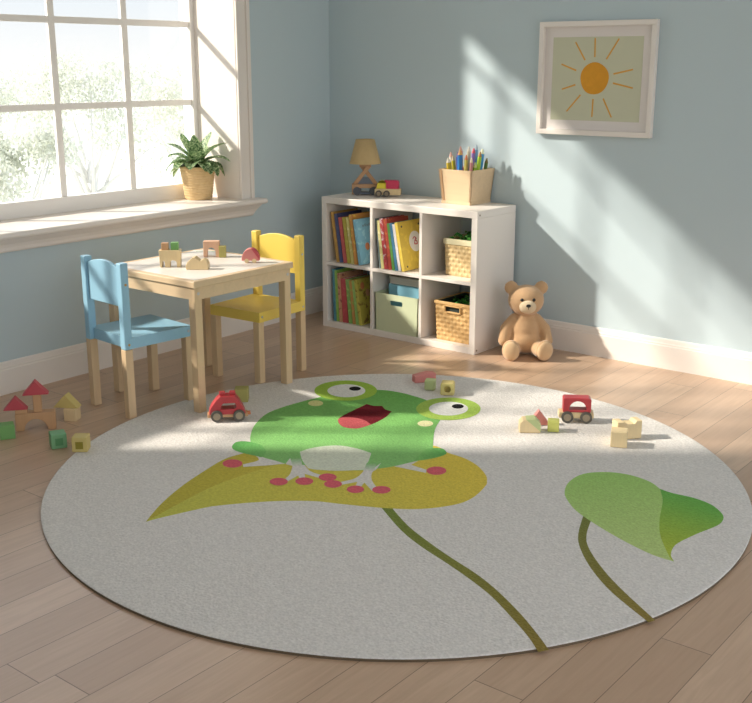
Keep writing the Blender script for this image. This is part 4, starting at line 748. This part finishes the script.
def greens(loc, w, d, label, seed, hs):
    rd = random.Random(seed); bm = nb()
    for i in range(240):
        p = Vector((rd.uniform(-w, w), rd.uniform(-d, d), rd.uniform(-.05, hs))); s = rd.uniform(.010, .018)
        q = Euler((rd.uniform(-.9, .9), rd.uniform(-.9, .9), rd.random() * 6)).to_matrix()
        vs = [bm.verts.new(p + q @ Vector(k) * s) for k in ((-1, 0, 0), (-.3, -.6, .15), (1, 0, .1), (-.3, .6, .15))]
        bm.faces.new(vs)
    # bed that the leaves stand in
    add_box(bm, (-w, -d, -.14), (w, d, -.03), .01)
    tag(obj('leafy_filling', bm, M['bushleaf'], None, loc), label, 'greenery', kind='stuff')
greens((1.188, -.185, .600), .080, .108, 'bright green leafy filling of the pale upper basket', 3, .018)
greens((1.188, -.225, .244), .100, .118, 'dark green leafy filling of the tan lower basket', 8, .004)

# ------------------------------------------------------------------ on the shelf
def wheel(parent, c, r, w, axis='y', tyre='tyre', hub='hub', hr=.62):
    bm = nb(); c = Vector(c); ax = Vector((0, 1, 0)) if axis == 'y' else Vector((1, 0, 0))
    add_cyl(bm, c - ax * w / 2, c + ax * w / 2, r, seg=28)
    es = [e for e in bm.edges if len(e.link_faces) == 2 and e.calc_face_angle(0) > 1]
    bmesh.ops.bevel(bm, geom=es, offset=w * .15, segments=2, profile=.5, affect='EDGES')
    o = obj('wheel', bm, M[tyre], parent)
    if hub:
        bm = nb(); add_cyl(bm, c - ax * (w / 2 + .0015), c + ax * (w / 2 + .0015), r * hr, seg=24); obj('hub', bm, M[hub], o)
    return o
lamp = thing('table_lamp', 'small wooden lamp with a straw shade and crossed legs on a wheeled base', 'lamp', (.417, -.170, .7703), math.radians(38))
obj('base_block', prism(nb(), [(-.078, .004), (-.078, .062), (.078, .062), (.078, .004), (.030, .004), (.030, .040), (-.030, .040), (-.030, .004)], [], -.04, .04, .002), M['toytan'], lamp)
obj('base_plinth', box((-.030, -.036, .004), (.030, .036, .014), .001), M['slate'], lamp)
for s in (-1, 1): wheel(lamp, (s * .048, -.042, .024), .0235, .012, tyre='lampwheel', hub=None); wheel(lamp, (s * .048, .042, .024), .0235, .012, tyre='lampwheel', hub=None)
for s in (-1, 1):
    bm = nb(); a = Vector((s * .062, s * .010, .060)); b_ = Vector((-s * .024, s * .010, .168)); d = (b_ - a)
    L = d.length; ang = math.atan2(d.x, d.z); add_box(bm, (-.0115, -.008, 0), (.0115, .008, L), .002)
    obj('crossed_strut', bm, M['toytan'], lamp, a, (0, ang, 0))
bm = nb(); prism(bm, [(-.046, .0622), (.046, .0622), (.018, .100), (-.018, .100)], [], -.012 - .02, -.008 + .03, .002)
for v in bm.verts: v.co.y *= .3
obj('accent_block', bm, M['slate'], lamp, (0, 0, 0))
bm = nb(); add_cyl(bm, (0, 0, .150), (0, 0, .21), .007, seg=12); add_box(bm, (-.034, -.016, .160), (.034, .016, .176), .002); obj('lamp_socket', bm, M['toytan'], lamp)
bm = nb(); lathe(bm, [(.092, .180), (.055, .318), (.0535, .318), (.0905, .181), (.092, .180)], 48); obj('lamp_shade', bm, M['shade'], lamp)

tr = thing('toy_truck', 'wooden toy truck with a yellow cab and raspberry load beside the lamp', 'toy', (.586, -.170, .7703), math.radians(30))
obj('chassis', prism(nb(), [(-.075, .010), (-.075, .046), (.075, .046), (.075, .010)], [], -.028, .028, .003), M['toypale'], tr)
obj('cab', prism(nb(), [(-.066, .0462)] + [(-.010, .0462), (-.010, .078)] + arc(-.024, .078, .014, 0, PI/2, 5) + arc(-.040, .074, .018, PI/2, PI * .9, 6), [], -.024, .024, .002), M['yel'], tr)
obj('cargo', prism(nb(), [(-.008, .0462), (.064, .0462), (.064, .078)] + arc(.050, .080, .014, 0, PI/2, 5) + [(-.02, .094), (-.008, .080)], [], -.024, .024, .002), M['magenta'], tr)
for s in (-1, 1):
    for x in (-.05, -.004): wheel(tr, (x, s * .033, .019), .0185, .012)

pb = thing('pencil_box', 'tapered pale wooden box full of coloured pencils on the shelf', 'box', (1.092, -.116, .7703), math.radians(-1))
bm = bin_mesh(.094, .110, .096, .112, .186, .010); obj('box_body', bm, M['birchx'], pb)
bm = nb()
for s in (-1, 1):
    add_box(bm, (-.096, s * .098 - .003, 0), (.096, s * .098 + .003, .016), .001); add_box(bm, (s * .096 - .003, -.096, 0), (s * .096 + .003, .096, .016), .001)
obj('bottom_moulding', bm, M['birchx'], pb)
bm = nb(); sl_ = Vector((-.076, -.100, .016)); 
add_box(bm, (-.082, -.1005, .016), (-.076, -.0985, .186))
for v in bm.verts: v.co.y -= .016 * v.co.z / .186; v.co.x -= .014 * v.co.z / .186
obj('corner_strip', bm, M['toytan'], pb)
def pencil(x, y, lx, ly, L, col, tip, r, label, kind='pencil'):
    t = thing(kind, label, kind if kind != 'paint_brush' else 'brush', (1.092 + x, -.116 + y, .785), 0, 'coloured pencils and brushes in the wooden box', rot=(math.radians(ly), math.radians(lx), 0))
    bm = nb(); r *= 1.12; add_cyl(bm, (0, 0, 0), (0, 0, L), r, seg=6)
    for f_ in bm.faces: f_.smooth = False
    obj('shaft', bm, paint(label[:24], col, .4), t)
    bm = nb(); add_cyl(bm, (0, 0, L), (0, 0, L + .026), r, r * .28, seg=6)
    for f_ in bm.faces: f_.smooth = False
    obj('tip', bm, paint('tip ' + label[:20], tip, .6), t)
PC = [(-.066, -.022, -6, 0, .232, '#E9E4DC', '#E8B8A8', .010, 'off-white pencil with a pink tip standing behind the yellow ones'),
 (-.054, -.060, -6, 2, .205, '#E0C22C', '#EFE9D6', .012, 'yellow pencil at the left front of the wooden box'),
 (-.040, -.030, -8, 0, .215, '#D9CF3A', '#E7D8B4', .009, 'olive yellow pencil beside the yellow one'),
 (-.036, .010, -3, 0, .262, '#C94A6C', '#D7A59A', .010, 'crimson pencil rising behind the yellow ones'),
 (-.018, -.040, -2, 2, .235, '#4E5DB8', '#8A7BC0', .010, 'indigo pencil left of the broad bright blue one'),
 (-.002, -.058, 1, 3, .250, '#2F7FC4', '#D8A868', .013, 'bright blue pencil with a tan tip'),
 (.018, -.010, 0, 0, .265, '#E8E3C4', '#F2EEDC', .010, 'cream pencil in the middle of the box'),
 (.026, -.050, 2, 2, .225, '#D6CC6A', '#E88A5A', .009, 'straw yellow pencil with an orange tip'),
 (.036, .020, 2, 0, .275, '#7FB4D8', '#BFD4E4', .010, 'pale blue pencil standing behind the purple one'),
 (.048, -.030, 3, 0, .260, '#8A6CB8', '#D0566A', .010, 'purple pencil with a red tip'),
 (.058, -.052, 3, 2, .212, '#C98A8A', '#EBD8C0', .008, 'dusty pink pencil at the front right of the box'),
 (.062, .010, 5, -2, .255, '#3A96CF', '#E6EBC8', .012, 'azure pencil with a pale tip'),
 (.066, -.035, 4, 1, .185, '#8FBF35', '#D8E29A', .010, 'short leaf green pencil at the right front'),
 (.058, -.012, 9, 2, .245, '#A9CE3C', '#B58A54', .010, 'lime green pencil leaning out to the right'),
 (.062, .055, 8, 0, .205, '#5C7A2C', '#7A6A30', .009, 'short dark olive pencil by the right rim')]
for a in PC: pencil(*a)

# ------------------------------------------------------------------ picture
pc = thing('framed_picture', 'white framed picture of an orange sun hanging on the back wall', 'picture', (1.7905, -.002, 1.156))
PW, PH, PD = .3225, .563, .032
bm = nb(); fwid = .026
add_box(bm, (-PW, -PD, 0), (PW, 0, fwid), .002); add_box(bm, (-PW, -PD, PH - fwid), (PW, 0, PH), .002)
add_box(bm, (-PW, -PD, fwid), (-PW + fwid, 0, PH - fwid), .002); add_box(bm, (PW - fwid, -PD, fwid), (PW, 0, PH - fwid), .002)
obj('frame', bm, M['trim'], pc)
obj('mat_board', box((-PW + fwid, -.010, fwid), (PW - fwid, -.004, PH - fwid)), M['mat'], pc)
aw, ah0, ah1 = .249, .074, .486
ar = obj('art_print', box((-aw, -.0115, ah0), (aw, -.010, ah1)), M['artpaper'], pc)
bm = nb(); scx, scz = -.006, .284
add_cyl(bm, (scx, -.0115, scz), (scx, -.0122, scz), .079, seg=40)
for v in bm.verts:
    a = math.atan2(v.co.z - scz, v.co.x - scx); k = 1 + .012 * math.sin(3 * a + 1) + .01 * math.sin(5 * a)
    v.co.x = scx + (v.co.x - scx) * k; v.co.z = scz + (v.co.z - scz) * k
obj('painted_sun', bm, M['sunpaint'], ar)
bm = nb(); rays = [(92, .098, .185), (57, .105, .215), (123, .100, .200), (12, .100, .200), (160, .105, .192), (-12, .100, .205), (197, .104, .180), (-61, .106, .205), (228, .104, .212), (-91, .096, .180)]
for a, r0, r1 in rays:
    a = math.radians(a); d = Vector((math.cos(a), 0, math.sin(a))); q = Vector((-d.z, 0, d.x)) * .0042
    c0 = Vector((scx, -.0119, scz)) + d * r0 * 1.06; c1 = Vector((scx, -.0119, scz)) + d * r1 * 1.06
    vs = [bm.verts.new(p) for p in (c0 - q, c1 - q * .9, c1 + q * .9, c0 + q)]; f1 = bm.faces.new(vs)
    r = bmesh.ops.extrude_face_region(bm, geom=[f1]); 
    for v in [k for k in r['geom'] if isinstance(k, bmesh.types.BMVert)]: v.co.y += .0004
obj('painted_ray', bm, M['rayline'], ar)

# ------------------------------------------------------------------ plant on the sill
pl = thing('potted_plant', 'potted plant with variegated green leaves on the window sill', 'plant', (-.205, -.912, .7675))
prof = [(.02, .0), (.072, .0), (.076, .004)]
for i in range(12):
    z = .008 + i * .0145; r = .076 + (.100 - .076) * z / .185
    prof += [(r, z), (r + .0022, z + .005), (r + .0022, z + .009), (r + .0006, z + .0135)]
prof += [(.101, .184), (.098, .186), (.094, .184), (.092, .165)]
bm = nb(); lathe(bm, prof, 48); obj('pot', bm, M['potweave'], pl)
bm = nb(); lathe(bm, [(.001, .168), (.05, .170), (.0925, .166)], 32); obj('soil', bm, M['soil'], pl)
def leaf(az, el, L, wd, bend, z0=.168, tw=0):
    bm = nb(); N = 9; rows = []
    p = Vector((.012 * math.cos(az), .012 * math.sin(az), 0)); e = el; st = L / N
    for i in range(N + 1):
        t = i / N; side = Vector((-math.sin(az), math.cos(az), 0))
        w_ = wd * (math.sin(PI * min(1, (t * .92 + .06))) ** .75)
        up = Vector((-math.cos(az) * math.sin(e), -math.sin(az) * math.sin(e), math.cos(e)))
        rows.append([bm.verts.new(p + side * w_ + up * w_ * .35), bm.verts.new(p.copy()), bm.verts.new(p - side * w_ + up * w_ * .35)])
        p = p + Vector((math.cos(az) * math.cos(e), math.sin(az) * math.cos(e), math.sin(e))) * st
        e -= bend / N
    for a, c in zip(rows, rows[1:]):
        for k in (0, 1): bm.faces.new((a[k], a[k+1], c[k+1], c[k])).smooth = True
    for v in bm.verts:   # tips bend away from the pane and the reveal
        if v.co.x < -.085: v.co.x = -.085 + (v.co.x + .085) * .3
        if v.co.y > .09: v.co.y = .09 + (v.co.y - .09) * .4
    o = obj('leaf', bm, M['plant'], pl, (0, 0, z0)); return o
rd = random.Random(12)
IMG = math.radians(38.6)   # direction that reads as 'right' from the room
for az, el, L, wd, bd in [(10, .45, .16, .026, 1.6), (172, .4, .17, .026, 1.5), (-160, .9, .20, .03, 2.3), (-10, 1.2, .215, .032, 1.1), (190, 1.2, .21, .032, 1.1), (-50, .7, .14, .034, 1.9),
  (0, 1.0, .165, .024, 1.5), (20, .75, .175, .026, 2.1), (-18, .95, .20, .026, 1.6), (180, 1.05, .20, .026, 1.6), (165, .8, .19, .024, 1.9), (200, .7, .17, .026, 2.2),
  (150, 1.3, .215, .03, .7), (40, 1.35, .205, .034, .5), (110, 1.4, .18, .03, .4), (-60, 1.0, .14, .036, 2.3), (-100, 1.05, .13, .038, 2.2), (-130, .95, .15, .03, 2.0),
  (-35, .8, .165, .03, 2.3), (75, 1.2, .18, .03, 1.0), (225, 1.1, .14, .028, 1.4), (-80, 1.35, .14, .032, 1.2)]:
    leaf(IMG + math.radians(az), el, L * 1.1, wd * 1.3, bd)

# ------------------------------------------------------------------ teddy bear
FACE = math.radians(-52)
BS = 1.05
bear = thing('teddy_bear', 'honey brown teddy bear sitting on the floor beside the white shelf', 'teddy bear', (1.548, -.205, 0), FACE + PI / 2)
bear.scale = (BS, BS, BS)
# local: -y is forward, x is image-right
bm = nb()
add_ell(bm, (0, 0, .115), (.078, .066, .105)); add_ell(bm, (0, -.004, .075), (.086, .074, .072)); add_ell(bm, (0, 0, .185), (.058, .05, .04))
add_ell(bm, (0, -.006, .282), (.092, .078, .080)); add_ell(bm, (0, -.016, .262), (.070, .066, .056))
for s in (-1, 1):
    add_ell(bm, (s * .076, .004, .345), (.036, .018, .036)); 
    capsule(bm, (s * .058, 0, .182), (s * .098, -.012, .135), .029, .031); capsule(bm, (s * .098, -.012, .135), (s * .112, -.040, .078), .031, .028)
    capsule(bm, (s * .050, -.02, .045), (s * .076, -.115, .040), .040, .036)
    add_ell(bm, (s * .084, -.135, .052), (.046, .032, .056), Euler((.12, 0, -s * -.25)).to_matrix())
bo = obj('bear_body', bm, M['fur'], bear)
md = bo.modifiers.new('remesh', 'REMESH'); md.mode = 'VOXEL'; md.voxel_size = .0055; md.use_smooth_shade = True
md = bo.modifiers.new('smooth', 'SMOOTH'); md.iterations = 7; md.factor = .5
bm = nb(); add_ell(bm, (0, -.078, .262), (.043, .030, .034), seg=32, ring=20); obj('muzzle', bm, M['muzzle'], bear)
bm = nb(); add_ell(bm, (0, -.108, .274), (.012, .007, .0085)); add_cyl(bm, (0, -.109, .268), (0, -.1075, .256), .0016, seg=6); obj('nose', bm, M['black'], bear)
for s in (-1, 1):
    bm = nb(); add_ell(bm, (s * .030, -.078, .298), (.0085, .006, .0085)); obj('eye', bm, M['black'], bear)
    bm = nb(); add_ell(bm, (s * .0845, -.1535, .052), (.040, .018, .050), Euler((.12, 0, s * .25)).to_matrix(), seg=28, ring=18); obj('foot_pad', bm, M['furpad'], bear)

# ------------------------------------------------------------------ toys
RZ = .0137
def cube_block(label, mat, loc, rz, s=.05, bev=.003, group='toy blocks on the floor', inset=None, top=None, insetm=None, rot=None, dims=None):
    t = thing('toy_block', label, 'toy block', loc, rz, group, rot)
    a, b_, c = dims or (s, s, s)
    obj('block', box((-a/2, -b_/2, 0), (a/2, b_/2, c), bev), M[mat], t)
    if inset:
        for (ax, sg) in inset:
            k = s * .25
            if ax == 'y': lo, hi = (-k, sg * s / 2 - .0006, s * .22), (k, sg * s / 2 + .0006, s * .72)
            else: lo, hi = (sg * s / 2 - .0006, -k, s * .22), (sg * s / 2 + .0006, k, s * .72)
            obj('inset_square', box(lo, hi), M[insetm], t)
    return t
def tri_block(label, mat, loc, rz, w, hgt, d, bev=.002, group='toy blocks on the floor', rot=None):
    t = thing('triangle_block', label, 'toy block', loc, rz, group, rot)
    obj('block', prism(nb(), [(-w/2, 0), (w/2, 0), (0, hgt)], [], -d/2, d/2, bev), M[mat], t); return t
R_ = math.radians
GF = 'toy blocks on the bare floor by the window wall'; GR = 'toy blocks on the rug'; GT = 'wooden toys on the table'
# left heap
cube_block('green cube block at the left edge of the photo, beside the arch', 'green', (0.5505, -2.7121, 0), R_(62), .060, group=GF)
cube_block('blue green cube block in front of the arch, with darker square faces', 'greenteal', (0.8105, -2.6449, 0), R_(64), .062, group=GF, inset=[('y', -1), ('x', 1)], insetm='greendark')
cube_block('straw yellow cube block with an olive square, half on the rug edge', 'straw', (0.9456, -2.6302, .0128), R_(40), .061, group=GF, inset=[('y', -1)], insetm='strawdark')
BA = R_(52)
br = thing('arch_block', 'tan wooden arch block on the floor carrying the red roofs', 'toy block', (0.548, -2.569, 0), BA, GF)
obj('block', prism(nb(), [(-.082, 0), (-.050, 0)] + arc(0, 0, .048, PI, 0, 14, .050)[1:-1] + [(.050, 0), (.082, 0), (.082, .077), (-.082, .077)], [], -.025, .025, .002), M['toytan'], br)
def off(a, r, base): return (base[0] + math.cos(a) * r[0] - math.sin(a) * r[1], base[1] + math.sin(a) * r[0] + math.cos(a) * r[1])
p = off(BA, (-.055, 0), (0.548, -2.569))
cube_block('flat tan block between the arch and the lower red roof', 'toytan', (*p, .0773), BA, .05, group=GF, dims=(.05, .046, .016))
tri_block('lower red triangle roof block at the left of the arch', 'redroof', (*off(BA, (-.078, 0), (0.548, -2.569)), .0936), BA, .100, .056, .044, group=GF)
p = off(BA, (.012, 0), (0.548, -2.569))
cube_block('tan post block standing upright on the arch', 'toytan', (*p, .0773), BA, .05, group=GF, dims=(.034, .034, .078))
tri_block('upper red triangle roof block on top of the post', 'redroof', (*off(BA, (.008, 0), (0.548, -2.569)), .1556), BA, .108, .060, .048, group=GF)
cube_block('cream wooden cube block under the straw yellow roof', 'toy', (0.5701, -2.4011, 0), R_(30), .056, group=GF)
tri_block('straw yellow triangle roof block on the cream cube', 'straw', (0.5443, -2.4045, .0563), R_(32), .114, .060, .05, group=GF)
# near the table leg
cube_block('olive cube block on the rug behind the red toy car', 'olive', (.985, -1.772, RZ), R_(40), .062, group=GR)
car = thing('toy_car', 'red wooden toy car with a window hole beside the near table leg', 'toy', (1.1288, -1.9966, RZ), R_(47))
body = [(-.080, .030), (-.080, .046), (-.070, .068), (-.050, .094), (-.030, .112), (.034, .112), (.052, .086), (.066, .060), (.076, .036), (.076, .030)]
hole = [(-.032, .054), (-.026, .072), (-.018, .080), (.030, .080), (.036, .074), (.036, .060), (.028, .054)]
obj('car_body', prism(nb(), body, [hole], -.030, .030, .003), M['red'], car)
obj('chassis', box((-.088, -.026, .016), (.086, .026, .0305), .003), M['toytan'], car)
for x in (-.022, .022): obj('roof_peg', box((x - .013, -.014, .1115), (x + .013, .014, .127), .004), M['red'], car)
for s in (-1, 1):
    for x in (-.048, .048): wheel(car, (x, s * .033, .0255), .0255, .013)
bm = nb(); add_cyl(bm, (.084, 0, .024), (.098, 0, .026), .009, seg=12); obj('tow_peg', bm, M['orange'], car)
# rug, upper centre
t = thing('wedge_block', 'pink wooden wedge block at the far edge of the rug', 'toy block', (1.4584, -0.9983, RZ), R_(58), GR)
obj('block', prism(nb(), [(-.055, 0), (.055, 0), (.055, .040), (.02, .046), (-.055, .034)], [], -.022, .022, .003), M['pink'], t)
t = cube_block('pale green cube block between the pink wedge and the yellow block', 'palegreen', (1.5614, -1.0883, RZ), R_(25), .05, .007, group=GR)
t = thing('hollow_block', 'rounded straw yellow block with a round hole, near the frog eye', 'toy block', (1.666, -1.0944, RZ), R_(30), GR)
sq = [(-.032, .004), (-.028, 0), (.028, 0), (.032, .004), (.032, .050), (.026, .058), (-.026, .058), (-.032, .050)]
obj('block', prism(nb(), sq, [arc(0, .029, .016, 0, 2*PI, 20)[:-1]], -.03, .03, .003), M['cream'], t)
bm = nb(); add_cyl(bm, (0, .0, .029), (0, .012, .029), .0159, seg=24); obj('hole_back', bm, M['straw'], t)
# rug, right group
t = thing('wedge_block', 'natural wooden block with a pale green corner, right of the frog', 'toy block', (2.2397, -1.3092, RZ), R_(36), GR)
obj('block', prism(nb(), [(-.048, 0), (.040, 0), (.040, .036), (.018, .060), (-.034, .056), (-.048, .040)], [], -.028, .028, .003), M['toypale'], t)
obj('green_corner', prism(nb(), [(-.020, .0575), (.018, .0612), (.0412, .037), (.0412, .006)], [], -.0292, .0292), M['palegreen'], t, label='pale green painted corner')
tri_block('small coral red triangle block behind the natural wooden wedge', 'pink', (2.2227, -1.2112, RZ), R_(36), .098, .066, .03, group=GR)
cube_block('lime yellow cube block between the wedge and the red van', 'lime', (2.3128, -1.2432, RZ), R_(28), .048, .004, group=GR)
van = thing('toy_van', 'red wooden toy van with an arched window and cream chassis on the rug', 'toy', (2.3264, -1.0699, RZ), R_(33))
hole = arc(.004, .056, .038, 0, PI, 12, .040) ; hole = [(p_[0], p_[1]) for p_ in hole]
obj('van_body', prism(nb(), [(-.060, .046), (.060, .046), (.060, .104), (.050, .110), (-.054, .110), (-.060, .104)], [hole], -.028, .028, .003), M['red'], van)
obj('chassis', prism(nb(), [(-.072, .018), (.070, .018), (.074, .024), (.072, .046), (-.076, .046), (-.078, .026)], [], -.026, .026, .003), M['toypale'], van)
for s in (-1, 1):
    for x in (-.040, .040): wheel(van, (x, s * .032, .0255), .0255, .012)
t = thing('castle_block', 'natural wooden block with a notched top, just behind a plain wooden cube on the rug', 'toy block', (2.5947, -1.1312, RZ), R_(52), GR)
obj('block', prism(nb(), [(-.055, 0), (.055, 0), (.055, .078), (.030, .078), (.020, .066), (-.018, .066), (-.026, .076), (-.055, .076)], [], -.024, .030, .003), M['toypale'], t)
cube_block('natural wooden cube block standing in front of the notched-top block, right of the red van', 'toypale', (2.6105, -1.2349, RZ), R_(24), .066, .003, group=GR)

# table toys
t = thing('castle_block', 'pale wooden gate block with two arches, on the table near the blue chair', 'toy block', (0.6271, -1.8483, TZ + .0004), R_(42), GT)
obj('block', prism(nb(), [(-.046, 0), (-.036, 0)] + arc(-.030, .018, .006, PI, 0, 6, .012) + [(-.024, 0), (-.002, 0)] + arc(.014, .018, .016, PI, 0, 10, .014) + [(.030, 0), (.046, 0), (.050, .078), (-.050, .078)], [], -.024, .024, .002), M['toypale'], t)
p0 = (0.6271, -1.8483)
cube_block('small tan block on top of the gate block, left', 'toytan', (*off(R_(42), (-.022, 0), p0), TZ + .0788), R_(42), .032, .002, group=GT)
cube_block('small green block on top of the gate block, right', 'green', (*off(R_(42), (.022, 0), p0), TZ + .0788), R_(42), .034, .002, group=GT)
t = thing('wave_block', 'pale wooden block with a wavy peaked top in the middle of the table', 'toy block', (0.7717, -1.8136, TZ + .0004), R_(36), GT)
obj('block', prism(nb(), [(-.050, 0), (.050, 0), (.052, .026), (.044, .044), (.030, .050), (.014, .040), (-.008, .058), (-.020, .056), (-.044, .034), (-.052, .018)], [], -.022, .022, .003), M['toy'], t)
t = thing('arch_block', 'pinkish wooden arch block standing at the back of the table', 'toy block', (0.5826, -1.5516, TZ + .0012), R_(40), GT)
obj('block', prism(nb(), [(-.038, 0), (-.022, 0), (-.020, .026)] + arc(0, .026, .020, PI, 0, 10, .020)[1:-1] + [(.020, .026), (.022, 0), (.038, 0), (.038, .076), (-.038, .076)], [], -.022, .022, .002), M['toypink'], t)
cube_block('olive block right of the pinkish arch on the table', 'olive', (0.6342, -1.5283, TZ + .0004), R_(40), .05, .002, group=GT, dims=(.032, .032, .055))
t = thing('toy_car', 'small half-round red and pink toy car on the right of the table', 'toy', (.842, -1.545, TZ + .0004), R_(38), GT)
obj('car_body', prism(nb(), [(-.042, .010), (.042, .010)] + arc(0, .012, .042, 0, PI, 16, .056)[1:-1], [], -.018, .018, .003), M['pink'], t)
obj('roof_panel', prism(nb(), [(.006, .0675), (.041, .016), (.0425, .030)] + arc(0, .012, .043, .42, PI * .45, 10, .058), [], -.0195, .0195), M['redroof'], t, label='deep red side panel')
for s in (-1, 1):
    for x in (-.018, .018): wheel(t, (x, s * .0175, .0105), .010, .006, tyre='toypale', hub=None)

# ------------------------------------------------------------------ light, sky, camera
sun = bpy.data.lights.new('sun', 'SUN'); sun.energy = 7.5; sun.angle = math.radians(2.4); sun.color = (1.0, .92, .80)
so = bpy.data.objects.new('sun', sun); COL.objects.link(so)
so.rotation_euler = Vector((1, .80, -.77)).to_track_quat('-Z', 'Y').to_euler(); so.location = (-8, -8, 8)
wd_ = bpy.data.worlds.new('sky'); bpy.context.scene.world = wd_; wd_.use_nodes = True; nt = wd_.node_tree; nt.nodes.clear()
wo = nd(nt, 'ShaderNodeOutputWorld'); bg = nd(nt, 'ShaderNodeBackground', Strength=1.9)
tc = nd(nt, 'ShaderNodeTexCoord'); sp = nd(nt, 'ShaderNodeSeparateXYZ'); nt.links.new(tc.outputs['Generated'], sp.inputs[0])
rp = nd(nt, 'ShaderNodeValToRGB'); nt.links.new(sp.outputs[2], rp.inputs[0])
e = rp.color_ramp.elements
e[0].position = 0; e[0].color = (.56, .56, .55, 1); e[1].position = .6; e[1].color = (.80, .88, 1, 1)
k = e.new(.06); k.color = (.47, .505, .53, 1)
k = e.new(.2); k.color = (.98, .99, 1, 1)
nt.links.new(rp.outputs[0], bg.inputs[0]); nt.links.new(bg.outputs[0], wo.inputs[0])

cam = bpy.data.cameras.new('camera'); co = bpy.data.objects.new('camera', cam); COL.objects.link(co)
cam.sensor_fit = 'HORIZONTAL'; cam.sensor_width = 36; cam.lens = 1062.082 / 752 * 36; cam.clip_start = .05; cam.clip_end = 400
yaw, pit = 0.673457, 0.264266
co.location = (4.37808, -5.03380, 1.50963)
F = Vector((-math.sin(yaw) * math.cos(pit), math.cos(yaw) * math.cos(pit), -math.sin(pit)))
co.rotation_euler = F.to_track_quat('-Z', 'Y').to_euler()
sc = bpy.context.scene; sc.camera = co
sc.view_settings.view_transform = 'Standard'; sc.view_settings.look = 'None'; sc.view_settings.gamma = 1; sc.view_settings.use_curve_mapping = False
sc.view_settings.exposure = 0.0
